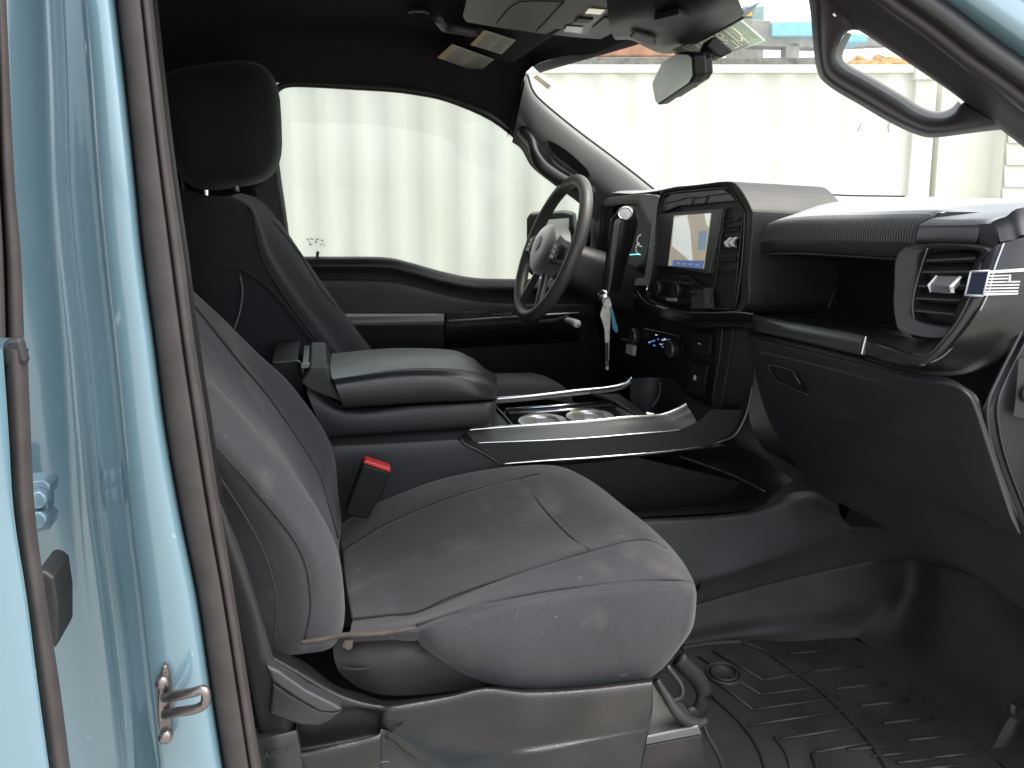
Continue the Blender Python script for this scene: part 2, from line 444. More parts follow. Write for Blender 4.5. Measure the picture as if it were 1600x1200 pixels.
# near A pillar painted outside and the shiny seal
def apil(c,w0,w1,y0,y1,y2,mat,m,n=6):
    rows=[]
    for px,py in c:
        a=V(px,py); 
        rows.append([P(px-w0*.55,py+w0*.83,y1),P(px-w0*.3,py+w0*.45,y0),P(px,py,y0-.004),P(px+w1*.3,py-w1*.45,y0),P(px+w1*.55,py-w1*.83,y2)])
    m.grid(rows,mat,nu=n,nv=5)
line=[(1300,-110),(1395,-45),(1450,-7),(1500,28),(1560,70),(1610,105),(1700,170)]
m=MB(); apil([(x+55,y-40) for x,y in line],62,60,.735,.76,.72,M['blue'],m); m.build('a_pillar_body',truck,label='light blue painted windscreen pillar')
m=MB()
for dx,dy,w,y,mt in ((0,0,24,.755,'rubber_black'),(-22,19,20,.775,'near_trim')):
    rows=[]
    for px,py in [(1280,-120),(1375,-50),(1430,-10),(1480,25),(1540,72),(1610,122),(1700,195)]:
        px+=dx;py+=dy
        rows.append([P(px-w*.62,py+w*.8,y+.02),P(px-w*.5,py+w*.62,y),P(px-w*.1,py+w*.15,y-.010),P(px+w*.35,py-w*.45,y-.008),P(px+w*.6,py-w*.78,y+.012)])
    m.grid(rows,M[mt],nu=4,nv=5)
m.build('weatherstrip',truck)
# near A pillar interior trim
m=MB()
up=[(1270,-110),(1360,-45),(1415,-5),(1465,35),(1525,85),(1600,140),(1700,215)]
lo=[(1130,-110),(1262,-20),(1318,30),(1365,62),(1440,112),(1515,165),(1690,300)]
rows=[]
for (a,b),(c,d) in zip(up,lo):
    rows.append([P(a,b,.80),P(a*.93+c*.07,b*.93+d*.07,.785),P(a*.6+c*.4,b*.6+d*.4,.80),P(a*.25+c*.75,b*.25+d*.75,.84),P(c,d,.88),P(c+3,d-3,.94)])
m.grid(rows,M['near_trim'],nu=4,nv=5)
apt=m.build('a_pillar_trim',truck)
m=MB()
# grab handle: broad flat loop
outl=[(1260,-30),(1269,10),(1273,60),(1279,108),(1296,132),(1347,163),(1397,192),(1438,210),(1465,213),(1520,206),(1562,201),(1575,204),(1610,226)]
inl =[(1352,50),(1328,47),(1311,62),(1305,90),(1315,108),(1350,128),(1400,158),(1435,180),(1465,186),(1488,180),(1503,165),(1520,168),(1600,212)]
rows=[[P(a,b,.90),P(a*.8+c*.2,b*.8+d*.2,.872),P(a*.4+c*.6,b*.4+d*.6,.868),P(c,d,.885),P(c+3,d-3,.90),P(c+2,d-2,.935),P(a*.5+c*.5,b*.5+d*.5,.955),P(a-2,b+1,.93),P(a,b,.90)] for (a,b),(c,d) in zip(outl,inl)]
m.grid(rows,M['near_trim'],nu=3,nv=5)
m.build('grab_handle',apt)
m=MB()
r1=[(1322,50),(1309,72),(1305,92),(1315,109),(1350,129),(1400,159),(1435,180),(1465,186),(1490,180),(1504,166)]
r2=[(1331,53),(1320,76),(1317,90),(1325,100),(1360,119),(1408,147),(1441,167),(1466,174),(1486,168),(1497,157)]
m.grid([[P(a,b,.888) for a,b in r1],[P(a*.6+c*.4,b*.6+d*.4,.915) for (a,b),(c,d) in zip(r1,r2)],[P(c,d,.95) for c,d in r2]],pmat('handle_lip_lit',(.20,.205,.20),.6),nu=5,nv=3)  # lip coloured paler than the handle, standing in for windscreen light
m.build('handle_lip',apt)
# clip
m=MB(); m.lathe(P(1304,22,.86),(0,-1,0),[(.004,0),(.003,.002)],M['chrome'],12); m.build('trim_clip',apt)

# rocker / floor pan / cab closures
m=MB()
m.prism([W(-1.6,.86,-.84),W(1.35,.86,-.84),W(1.35,2.2,-.84),W(-1.6,2.2,-.84)],(0,0,-.05),M['carpet'])
m.prism([W(-1.62,.72,-1.2),W(-1.62,2.28,-1.2),W(-1.62,2.28,-.1),W(-1.62,.72,-.1)],(-.03,0,0),M['plastic_dark'])
m.prism([W(1.30,.72,-1.1),W(1.30,2.28,-1.1),W(1.30,2.28,-.10),W(1.30,.72,-.10)],(.03,0,0),M['plastic_dark'])
m.prism([W(-1.62,1.0,-.1),W(-1.62,2.0,-.1),W(-1.60,2.0,.33),W(-1.60,1.0,.33)],(-.01,0,0),M['glass_dark'])
m.build('floor_pan',truck)
m=MB()
m.prism([W(-.5,.66,-.93),W(1.25,.66,-.93),W(1.25,.86,-.85),W(-.5,.86,-.85)],(0,0,-.10),M['blue'])
m.build('door_sill',truck,bevel=.008)
# front wing, bonnet seen from beside
m=MB()
rows=[[W(x,y,z-.55),W(x,y,z-.05),W(x,y+.06,z),W(x,1.5,z+.03),W(x,2.94-y,z),W(x,3.0-y,z-.05),W(x,3.0-y,z-.55)] for x,y,z in ((1.3,.62,-.16),(1.7,.62,-.19),(2.1,.63,-.23),(2.45,.68,-.30),(2.55,.75,-.42))]
m.grid(rows,M['blue'],nu=4,nv=4)
m.build('bonnet',truck)
# windscreen glass
m=MB()
T=[W(.60,.86,.315),W(.76,1.5,.335),W(.60,2.1,.315)]
B=[W(1.10,.74,-.03),W(1.22,1.5,-.035),W(1.10,2.24,-.03)]
m.grid([T,[a.lerp(b,.5)+V(.02,0,.015) for a,b in zip(T,B)],B],M['glass'],nu=6,nv=6)
ws=m.build('windscreen',truck)
m=MB()
def cen(a,b,k): return a.lerp(b,k)
Ti=[a.lerp(b,.012)-V(.002,0,.002) for a,b in zip(T,B)]
m.grid([[p+V(-.02,0,.012) for p in T],[p+V(-.004,0,-.002) for p in T],Ti],M['rubber_black'],nu=8,nv=2)
m.build('shade_band',ws)
m=MB()
m.prism([W(.98,.70,-.06),W(1.34,.70,-.06),W(1.34,.70,-.98),W(.98,.70,-.98),W(.94,.70,-.5)],(0,.06,0),M['blue'])
hp=m.build('hinge_pillar',truck,bevel=.01,label='light blue hinge pillar ahead of the doorway')
m=MB(); m.tube([W(.97,.71,-.06),W(.925,.71,-.5),W(.965,.71,-.93),W(.90,.71,-.97),W(.3,.70,-.955),W(-.3,.70,-.955)],.014,M['rubber'],n=10); m.build('weatherstrip',truck)
m=MB(); m.prism([W(1.34,.60,-.18),W(2.45,.63,-.30),W(2.5,.63,-.8),W(2.28,.62,-.85),W(2.2,.62,-.62),W(1.85,.62,-.52),W(1.5,.62,-.62),W(1.36,.62,-.98)],(0,.04,0),M['blue']); m.build('front_wing',truck,bevel=.01)
# wiper cowl
m=MB(); m.grid([[W(1.12,.72,-.05),W(1.24,1.5,-.055),W(1.12,2.26,-.05)],[W(1.35,.70,-.17),W(1.40,1.5,-.14),W(1.35,2.28,-.17)]],M['plastic_dark'],nu=6,nv=3); m.build('cowl',truck)
# wheels: two front ones under the wings
for yy in (.62,2.18):
    m=MB(); m.lathe(W(1.85,yy,-1.22),(0,1,0),[(.24,0),(.36,.0),(.40,.03),(.40,.2),(.36,.24),(.22,.24)],M['rubber_black'],40); m.lathe(W(1.85,yy+.02,-1.22),(0,1,0),[(.05,-.01),(.24,.0),(.25,.1)],M['satin_dark'],24); m.build('wheel',truck)
for yy in (.62,2.18):
    m=MB(); m.lathe(W(-1.75,yy,-1.22),(0,1,0),[(.24,0),(.36,.0),(.40,.03),(.40,.2),(.36,.24),(.22,.24)],M['rubber_black'],40); m.lathe(W(-1.75,yy+.02,-1.22),(0,1,0),[(.05,-.01),(.24,.0),(.25,.1)],M['satin_dark'],24); m.build('wheel',truck)
# ================= driver side door =================
WT=[(455,400),(446,330),(437,260),(430,200),(428,165),(434,147),(450,137),(490,137),(560,141),(610,144),(650,149),(700,160),(767,189),(817,229),(833,250),(850,268),(873,287),(935,335)]
belt=[(380,401),(455,401),(520,401),(600,402),(640,410),(690,424),(740,434),(800,436),(860,436),(950,436),(1010,436)]
YD=2.20
m=MB()
def dr(dpy,y,w=0): return [P(a,b+dpy,y) for a,b in belt]
rows=[dr(0,YD+.03),dr(0,YD),dr(3,YD-.030),dr(9,YD-.045),dr(16,YD-.050),dr(28,YD-.035),dr(60,YD-.030)]
pan=[P(a,489,YD-.028) for a,b in belt]; rows.append(pan)
m.grid(rows,M['plastic'],nu=5,nv=4)
# lower door
m.grid([[P(a,489,YD-.028) for a,b in belt],[P(a,560,YD-.02) for a,b in belt],[P(a,640,YD-.0) for a,b in belt],[P(a,780,YD+.01) for a,b in belt]],M['plastic_dark'],nu=2,nv=2)
ddoor=m.build('door',truck,label='black driver door trim beyond the steering wheel')
# raised insert with soft edge
m=MB()
ins=[(470,438),(520,437),(600,439),(640,446),(700,462),(760,472),(830,474),(930,474)]
m.grid([[P(a,b,YD-.030) for a,b in ins],[P(a,b+3,YD-.040) for a,b in ins],[P(a,489,YD-.040) for a,b in ins]],M['plastic_soft'],nu=4,nv=3)
m.build('door_insert',ddoor)
# arm rest
m=MB()
xs=[540,580,620,660,694]
m.grid([[P(a,489,YD-.03) for a in xs],[P(a,491,YD-.07) for a in xs],[P(a,497-.02*(a-540),YD-.115) for a in xs],[P(a,506-.02*(a-540),YD-.122) for a in xs],[P(a,513,YD-.12) for a in xs],[P(a,548,YD-.09) for a in xs],[P(a,552,YD-.02) for a in xs]],M['plastic'],nu=3,nv=4)
m.grid([[P(a,490.5,YD-.065) for a in xs],[P(a,495.5-.02*(a-540),YD-.114) for a in xs],[P(a,505-.02*(a-540),YD-.124) for a in xs]],M['dash_top'],nu=3,nv=3)
m.build('armrest',ddoor)
m=MB()
xs=[697,740,800,850,890,905]
m.grid([[P(a,489,YD-.03) for a in xs],[P(a,490,YD-.07) for a in xs],[P(a,499-.06*(a-697),YD-.115) for a in xs],[P(a,504-.06*(a-697),YD-.122) for a in xs],[P(a,530-.05*(a-697),YD-.11) for a in xs],[P(a,545-.05*(a-697),YD-.02) for a in xs]],M['piano'],nu=3,nv=4)
m.tube([P(a,501.5-.06*(a-697),YD-.125) for a in xs],.0025,M['satin'],n=8)
m.build('switch_panel',ddoor)
m=MB()
m.prism([P(722,487,YD-.05),P(760,485,YD-.05),P(760,498,YD-.05),P(722,499,YD-.05)],(0,.02,0),M['rubber_black'])
for k in range(4):
    a=770+k*8; m.prism([P(a,491-k*.5,YD-.085),P(a+6,490.5-k*.5,YD-.085),P(a+6,496-k*.5,YD-.09),P(a,496-k*.5,YD-.09)],(0,.01,0),M['satin_dark'])
m.build('window_switch',ddoor,bevel=.001)
m=MB(); m.tube([P(496,404,YD-.012),P(496,398,YD-.012),P(497,393,YD-.012)],.004,M['rubber_black'],n=10); m.build('lock_knob',ddoor)
# window frame band and glass
m=MB()
def off(pts,d):
    out=[]
    for i,(a,b) in enumerate(pts):
        p=pts[max(0,i-1)]; q=pts[min(len(pts)-1,i+1)]
        dx,dy=q[0]-p[0],q[1]-p[1]; L=math.hypot(dx,dy)
        out.append((a+dy/L*d,b-dx/L*d))
    return out
o1=off(WT,4); o2=off(WT,12)
m.grid([[P(a,b,YD+.03) for a,b in WT],[P(a,b,YD) for a,b in WT],[P(a,b,YD-.012) for a,b in o1],[P(a,b,YD-.01) for a,b in o2]],M['rubber_black'],nu=4,nv=3)
m.build('window_seal',ddoor)
m=MB()
poly=[P(a,b,YD+.015) for a,b in ([(440,440),(430,330),(420,240),(410,165),(415,125),(440,105),(560,105),(680,125),(790,170),(880,240),(980,325),(1020,380),(1010,460),(850,445),(700,440)])]
m.add(poly,[list(range(len(poly)))],M['glass_side'])
m.build('window_glass',ddoor)
# brighter thin strip along the cant rail above the window
m=MB()
pts=[P(a,b,YD-.03) for a,b in off(WT,17)[5:14]]
m.tube(pts,.0022,pmat('bronze_edge',(.07,.05,.035),.5),n=6)
m.build('rail_trim',truck)

# driver B pillar, rear door area on far side
m=MB()
def far(pxs,y): return [P(a,b,y) for a,b in pxs]
m.grid([far([(432,150),(430,200),(437,260),(447,330),(456,402)],YD+.01),far([(425,140),(422,200),(429,260),(438,330),(446,402)],YD-.03),far([(400,120),(395,200),(398,260),(402,330),(408,410)],YD-.05),far([(330,120),(325,200),(325,260),(325,330),(325,410)],YD-.03)],M['plastic_dark'],nu=4,nv=3)
m.prism([W(-.32,YD-.02,.3),W(-.55,YD-.02,.3),W(-.5,YD-.02,-1.1),W(-.2,YD-.02,-1.1)],(0,.03,0),M['plastic_dark'])
m.build('inner_pillar_trim',truck)
m=MB()
m.prism([W(-.50,YD,.0-.16),W(-1.62,YD,-.16),W(-1.62,YD,-1.1),W(-.50,YD,-1.1)],(0,.04,0),M['plastic_dark'])
rd=m.build('door',truck,label='dark rear door trim on the far side')
m=MB(); m.prism([W(-.50,YD+.01,-.16),W(-1.62,YD+.01,-.16),W(-1.62,YD+.01,.34),W(-.50,YD+.01,.34)],(0,.004,0),M['glass_dark']); m.build('window_glass',rd)
m=MB()
# belt webbing and D ring of the driver's belt by the pillar
m.grid([[P(425,140,YD),P(470,118,YD)],[P(420,160,YD),P(436,142,YD)],[P(425,200,YD),P(431,180,YD)]],M['plastic_dark'],nu=2,nv=2)
m.build('inner_pillar_trim',truck); m=MB()
m.grid([[P(398,292,2.0),P(432,290,2.02)],[P(402,312,1.98),P(436,350,2.02)]],M['webbing'],nu=3,nv=3)
m.build('seat_belt',truck,label='dark belt webbing beside the driver seat')
m=MB()
m.tube([P(268,150,1.9),P(278,215,1.9),P(300,205,1.9)],.006,M['plastic'],n=8)
m.tube([P(281,245,1.95),P(286,290,1.95),P(290,325,1.95)],.003,M['grey_print'],n=6)
m.build('coat_hook',truck)

# ================= headliner =================
m=MB()
edgeW=off(WT,14)
# stations in x, explicit rows: far rail -> across -> near rail
def zx(x): return .405-.06*max(0,(x-.15)/.45)**2-(.04*((-x-.9)/.6)**2 if x<-.9 else 0)
xs=[-1.62,-1.2,-.8,-.45]
rows=[]
for x in xs:
    z=zx(x)
    rows.append([W(x,YD,z-.13),W(x,YD-.04,z-.11),W(x,YD-.13,z-.04),W(x,1.9,z-.005),W(x,1.5,z+.01),W(x,1.1,z),W(x,.9,z-.04),W(x,.80,z-.12)])
rail=[(428,150),(450,130),(520,128),(590,131),(645,138),(700,150),(767,178),(808,212)]
rx=[P(a,b,YD-.02) for a,b in rail]
for i,p in enumerate(rx[1:]):
    x=p.x; z=zx(x); zr=p.z-Z0
    rows.append([p,V(p.x,YD-.05,p.z+.012),V(p.x,YD-.12,Z0+(zr+.8*(z-zr))),W(x,1.9,z-.005),W(x,1.5,z+.01),W(x,1.1,z),W(x,.92,z-.04),W(x,.83,z-.12)])
m.grid(rows,M['headliner'],nu=5,nv=4)
# front strip to the windscreen header
F0=rows[-1]
Fe=[P(832,240,YD-.04),P(812,175,YD-.06),P(823,112,2.03),P(880,88,1.90),P(925,84,1.78),W(.665,1.5,.315),W(.64,1.15,.315),W(.585,.90,.305)]
Fm=[a.lerp(b,.5)+V(0,0,.006) for a,b in zip(F0,Fe)]
m.grid([F0,Fm,Fe],M['headliner'],nu=5,nv=4)
m.build('headliner',truck)
hl=truck.children[-1]
# passenger roof rail (above the camera's frame)
m=MB()
m.tube([W(-1.6,.80,.26),W(-.8,.80,.32),W(0,.80,.33),W(.3,.81,.32),W(.6,.83,.27)],.05,M['headliner'],n=12,ry=.035)
m.build('roof_rail',truck)
# driver visor 
m=MB()
vz=.322
v=[PZ(606,118,vz),PZ(778,112,vz),PZ(850,54,vz),PZ(690,22,vz)]
c0=PZ(727,91,vz)
def vis(x,y,dz=0): return W(x,y,vz+dz)
vx0,vx1=v[1].x-.155,v[1].x+.0
m.grid([[W(vx0,1.99,.350),W(vx0,1.80,.353),W(vx0,1.58,.356)],[W(vx0-.008,1.99,.341),W(vx0-.008,1.80,.344),W(vx0-.008,1.58,.347)],[W(vx0+.01,1.99,.333),W(vx0+.01,1.80,.336),W(vx0+.01,1.58,.338)],[W(vx1-.02,1.99,.318),W(vx1-.02,1.80,.321),W(vx1-.02,1.58,.322)],[W(vx1,1.99,.324),W(vx1,1.80,.327),W(vx1,1.58,.328)],[W(vx1-.005,1.99,.333),W(vx1-.005,1.80,.336),W(vx1-.005,1.58,.338)]],M['headliner'],nu=6,nv=4)
vi=m.build('sun_visor',truck)
# warning labels
m=MB()
lab=pmat('label_paper',(.36,.34,.28),.6,var=.08,vscale=80); ylw=pmat('label_yellow',(.42,.30,.06),.6); ink=pmat('label_ink',(.17,.16,.14),.7)
def sticker(corn,z,bars):
    q=[PZ(a,b,z) for a,b in corn]
    m.prism(q,(0,0,.0006),lab)
    f=lambda u,w:(q[0].lerp(q[1],u)).lerp(q[3].lerp(q[2],u),w)-V(0,0,.0007)
    m.add([f(.0,0),f(.09,0),f(.09,1),f(.0,1)],[[0,1,2,3]],ylw)
    random.seed(4)
    for u0,u1 in bars:
        for k in range(9):
            w0=.07+k*.1; e=random.uniform(.75,1)
            m.add([f(u0,w0),f(u0+(u1-u0)*e,w0),f(u0+(u1-u0)*e,w0+.035),f(u0,w0+.035)],[[0,1,2,3]],ink)
# corners ordered: start (yellow edge end) -> far end ; q0,q3 on yellow side
sticker([(683,90),(748,113),(772,93),(706,69)][:1]+[(748,113),(772,93),(706,69)],.3150,[(.14,.52),(.58,.95)])
sticker([(735,70),(784,85),(806,63),(756,47)],.3150,[(.14,.52),(.58,.95)])
m.build('warning_label',vi)
# overhead light lens spot on headliner & assist handle
m=MB(); c=PZ(655,17,.392); m.lathe(c,(0,0,-1),[(.026,0),(.026,.004),(.018,.006),(.017,.003)],M['plastic'],24); m.build('roof_button',truck)
m=MB()
m.tube([PZ(683,27,.335),PZ(695,42,.330),PZ(715,46,.325),PZ(738,50,.322),PZ(748,46,.330)],.010,M['console_oh'],n=10)
m.build('visor_clip',truck)
# overhead console
m=MB(); z=.322
out=[(752,-70),(735,0),(728,25),(733,34),(760,39),(850,52),(905,58),(936,60),(948,54),(990,22),(999,12),(1000,0),(995,-60)]
def up(pts,z): return [PZ(a,b,z) for a,b in pts]
o=up(out,z); n_=len(o); c=sum(o,Vector())/n_
top=[c+(p-c)*1.06+V(0,0,.05) for p in o]
vs=o+top
m.add(vs,[list(range(n_))]+[[i,(i+1)%n_,n_+(i+1)%n_,n_+i] for i in range(n_)],M['console_oh'])
oc=m.build('overhead_console',truck,bevel=.006,seg=3)
m=MB()
def lip(pts,z,r,mt): m.tube([PZ(a,b,z) for a,b in pts],r,mt,n=6,seg=4)
lip([(812,2),(796,12),(784,26),(776,36)],z-.0,.0018,M['seam'])
lip([(882,2),(868,16),(853,33),(838,48)],z-.0,.0018,M['seam'])
lip([(812,2),(840,1),(882,2)],z-.0,.0018,M['seam'])
m.build('storage_lid',oc)
m=MB()
rec=pmat('lamp_well',(.012,.012,.012),.4)
m.prism(up([(925,12),(950,15),(915,54),(878,50)],z-.001),(0,0,.001),rec)
lamp=pmat('map_lamp_lens',(.60,.54,.42),.3,emis=.16); lamp2=pmat('map_lamp_lens_dim',(.30,.31,.28),.25)
m.prism(up([(920,14),(945,16),(938,23),(914,21)],z-.003),(0,0,.001),lamp)
m.build('map_lamp',oc)
m=MB(); m.prism(up([(886,41),(911,43),(908,52),(880,49)],z-.003),(0,0,.001),lamp2); m.build('map_lamp',oc)
m=MB()
m.prism(up([(945,28),(958,30),(930,50),(925,44)],z-.004),(0,0,.004),M['console_oh'])
m.build('lamp_switch',oc,bevel=.002)
m=MB(); m.prism(up([(903,29),(928,31),(920,37),(897,35)],z-.004),(0,0,.004),M['plastic_dark'])
m.build('lamp_switch',oc,bevel=.002)
# sensor housing at the screen header
m=MB()
h1=[(962,62),(985,62),(1004,71),(1030,82),(1055,81),(1098,60),(1140,38),(1161,26)]
h2=[(955,50),(985,46),(1010,50),(1036,58),(1064,54),(1098,38),(1132,20),(1158,10)]
h3=[(950,25),(985,18),(1015,18),(1045,22),(1070,18),(1095,8),(1120,-8),(1145,-20)]
h4=[(945,-40),(985,-45),(1015,-45),(1045,-45),(1070,-48),(1090,-50),(1110,-55),(1130,-60)]
m.grid([[PZ(a,b,.300)+V(.035,0,.03) for a,b in h1],[PZ(a,b,.285)+V(.012,0,.006) for a,b in h1],[PZ(a,b,.278) for a,b in h1],[PZ(a,b+.0,.270) for a,b in h2],[PZ(a,b,.272) for a,b in h3],[PZ(a,b,.31) for a,b in h4]],M['plastic'],nu=5,nv=5)
m.tube([PZ(a,b,.279) for a,b in h1[4:]],.004,M['console_oh'],n=8)
e1_=[(1100,-15),(1130,2),(1150,16),(1164,27)]; e2_=[(1112,-22),(1140,-4),(1156,8),(1163,22)]
m.grid([[PZ(a,b,.284) for a,b in e1_],[PZ(a,b,.286) for a,b in e2_]],pmat('visor_edge_tan',(.10,.08,.055),.7),nu=3,nv=2)
sh=m.build('sensor_housing',truck)
m=MB()
m.prism([PZ(a,b,.262) for a,b in [(984,59),(992,52),(1022,60),(1026,70),(1008,69)]],(0,0,.006),M['rubber_black'])
m.build('sensor_window',sh,bevel=.002)
m=MB(); m.prism([PZ(a,b,.258) for a,b in [(1022,31),(1060,22),(1078,30),(1040,44),(1026,40)]],(0,0,.01),M['plastic_dark'])
m.build('sensor_window',sh,bevel=.002)
# headliner header dark lip visible between console and screen
# ================= driver A pillar =================
m=MB()
up_=[(800,178),(823,116),(832,142),(850,162),(900,203),(960,248),(1005,283),(1045,316)]
lo_=[(790,215),(800,222),(815,234),(832,262),(870,292),(905,318),(930,345),(950,375)]
rows=[]
for (a,b),(c,d) in zip(up_,lo_):
    rows.append([P(a+3,b-1,2.13),P(a,b,2.06),P(a*.9+c*.1,b*.9+d*.1,2.035),P(a*.5+c*.5,b*.5+d*.5,2.05),P(a*.3+c*.7,b*.3+d*.7,2.10),P(c,d,2.17)])
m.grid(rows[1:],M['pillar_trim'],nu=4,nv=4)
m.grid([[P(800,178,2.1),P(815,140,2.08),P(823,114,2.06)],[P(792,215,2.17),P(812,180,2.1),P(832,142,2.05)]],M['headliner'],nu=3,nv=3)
ap=m.build('a_pillar_trim',truck)
m=MB(); m.tube([P(a,b,2.055) for a,b in up_[1:]],.005,M['rubber_black'],n=6); m.build('pillar_seal',ap)
m=MB()
m.grid([[P(852,226,2.03),P(858,220,2.03),P(885,235,2.03),P(915,262,2.03),P(922,275,2.03)],[P(858,240,2.045),P(866,244,2.06),P(884,258,2.06),P(903,272,2.06),P(915,280,2.045)],[P(864,254,2.03),P(874,262,2.03),P(890,272,2.03),P(902,280,2.03),P(912,283,2.03)]],M['rubber_black'],nu=5,nv=4)
m.build('handle_recess',ap)
m=MB()
m.tube([P(815,205,2.08),P(830,222,2.03),P(836,243,2.0),P(850,262,1.985),P(880,282,1.985),P(905,292,2.0),P(925,300,2.05)],.0165,M['plastic'],n=12,ry=.013)
m.build('grab_handle',ap)
# exterior mirror, driver side
m=MB()
c=[(822,342),(828,332),(880,329),(897,333),(899,402),(893,430),(830,432),(822,420)]
m.prism([P(a,b,2.42) for a,b in c],(0.03,.06,0),M['rubber_black'])
sm=m.build('side_mirror',truck,bevel=.01,seg=3)
m=MB(); m.prism([P(a,b,2.415) for a,b in [(836,345),(889,341),(888,425),(833,427)]],(0,.003,0),pmat('side_mirror_bright_view',(.80,.84,.82),.35,metal=.3)); m.build('mirror_glass',sm)  # pale colour stands in for the bright view this mirror reflects

# ================= inside mirror =================
m=MB()
face=[(1018,131),(1034,97),(1060,82),(1078,83),(1083,88),(1085,118),(1078,130),(1028,164),(1023,158)]
fp=[PX(a,b,.70-(a-1018)/70*.02+(b-120)/80*.016) for a,b in face]
nrm=(fp[4]-fp[0]).cross(fp[7]-fp[3]).normalized()
if nrm.dot(fp[0]-CAM)<0: nrm=-nrm
m.prism(fp,nrm*.025,M['plastic_dark'])
m.prism([p*.8+ (sum(fp,Vector())/len(fp))*.2+nrm*.025 for p in fp],nrm*.022,M['plastic'])
rm=m.build('rear_view_mirror',truck,bevel=.004,seg=3)
m=MB(); cc=sum(fp,Vector())/len(fp)
m.prism([cc+(p-cc)*.93-nrm*.0015 for p in fp],nrm*.001,M['mirror']); m.build('mirror_glass',rm)
m=MB()
m.tube([P(1086,106,1.37),P(1094,92,1.37),P(1104,82,1.37),P(1116,74,1.37)],[.009,.011,.009,.012],M['plastic_dark'],n=12)
m.build('mirror_arm',rm); m=MB()
m.prism([P(a,b,1.35) for a,b in [(1104,72),(1112,58),(1120,56),(1146,78),(1143,82),(1128,89),(1122,88)]],(.01,.05,0),M['plastic_dark'])
m.build('mirror_mount',rm,bevel=.004); m=MB()
m.tube([P(1078,133,1.44),P(1086,134,1.44),P(1088,132,1.44)],.004,M['plastic_dark'],n=8)
m.build('adjuster_tab',rm)
# ================= placard taped to the screen =================
m=MB()
pl=[(1084,108),(1196,63),(1158,30),(1046,78)]
q=[P(a,b,1.43) for a,b in pl]
for i,x in enumerate((0,.0,0,0)): pass
d_=(q[1]-q[0]).normalized(); u_=(q[3]-q[0]).normalized()
pg=pmat('placard_green',(.13,.16,.12),.5,var=.1,vscale=20); pe=pmat('placard_edge',(.42,.45,.38),.5); pi=pmat('placard_ink',(.40,.38,.28),.6)
nn=d_.cross(u_).normalized()
m.prism(q,nn*.0012,pe)
cq=sum(q,Vector())/4
tow=(CAM-cq).normalized(); sg=1 if nn.dot(tow)>0 else -1
m.prism([cq+(p-cq)*.94+nn*sg*.0016 for p in q],nn*.0004,pg)
plc=m.build('placard',truck); 
m=MB()
def mtext(s,u,w,size):
    o=q[0].lerp(q[1],u).lerp(q[3].lerp(q[2],u),w)+nn*sg*.0024
    m.text(s,size,o,-d_,u_,pi,sx=.9)      # mirrored: we see it from behind
mtext('1199817',.50,.66,.040); mtext('MLT',.66,.27,.032); mtext('KM',.14,.25,.028)
m.build('placard_writing',plc)
# registration sticker low on the screen far corner & tape at top
m=MB()
m.prism([P(a,b,2.0) for a,b in [(833,121),(839,117),(861,134),(856,140)]],(0,.001,0),pmat('tape',(.34,.28,.20),.6))
m.build('screen_sticker',truck)
# ================= passenger seat =================
seat=empty('seat',W(.15,1.08,-.84),truck,label='front passenger seat in a grey fabric cover')
F=M['fabric']
def G(m,rows,mat,nu=5,nv=5,**k): m.grid([[P(*p) for p in r] for r in rows],mat,nu=nu,nv=nv,**k)
m=MB()
SEAMS=[
 [(551,967,.905),(604,961,.903),(654,955,.903),(706,931,.904),(794,901,.904),(860,880,.904),(925,860,.904),(1004,842,.914),(1044,856,.909)],
 [(650,976,.839),(676,969,.839),(776,939.5,.828),(850,924,.826),(925,914.5,.826),(1010,906.5,.828),(1060,906,.830),(1081,911,.836)],
 [(813,745,1.22),(852,793,1.1),(890,834,1.0),(925,860,.905)],
 [(534,860,1.21),(570,836,1.22),(612,812,1.22),(708,773,1.22),(813,745,1.22),(845,738,1.22)],
 [(549,968,.91),(541,928,1.0),(536,893,1.1),(534,860,1.21)]]
top=[
 [(545,1004,.86),(546,992,.86),(549,968,.91),(541,928,1.0),(536,893,1.1),(534,860,1.21),(532,820,1.31),(528,842,1.34)],
 [(608,1000,.845),(610,985,.845),(604,962,.905),(587,919,1.0),(576,882,1.1),(570,836,1.22),(566,797,1.32),(560,818,1.35)],
 [(664,998,.838),(676,969,.840),(654,956,.905),(630,912,1.0),(618,870,1.1),(612,812,1.22),(606,779,1.32),(600,802,1.35)],
 [(776,955,.822),(776,939,.828),(794,901,.905),(765,868,1.0),(738,830,1.1),(708,773,1.22),(680,751,1.32),(674,775,1.35)],
 [(925,930,.818),(925,914,.826),(925,860,.905),(890,834,1.0),(852,793,1.1),(813,745,1.22),(758,734,1.32),(752,758,1.35)],
 [(1010,922,.818),(1010,906,.828),(1004,842,.915),(960,804,1.0),(918,768,1.1),(878,736,1.22),(830,727,1.32),(826,750,1.35)],
 [(1062,924,.82),(1060,906,.832),(1044,856,.91),(1010,820,1.0),(968,786,1.1),(918,748,1.22),(872,729,1.31),(868,750,1.34)],
 [(1083,935,.835),(1080,910,.840),(1072,886,.91),(1040,852,1.0),(996,816,1.1),(942,772,1.22),(894,741,1.31),(890,762,1.34)],
 [(1082,960,.86),(1084,930,.86),(1080,925,.93),(1052,900,1.0),(1005,862,1.1),(948,815,1.22),(898,775,1.30),(893,790,1.32)],
 [(1060,1010,.87),(1062,1000,.88),(1058,990,.95),(1040,960,1.02),(1000,920,1.1),(945,870,1.2),(897,820,1.28),(893,830,1.30)],
]
G(m,top,F,nu=14,nv=14)
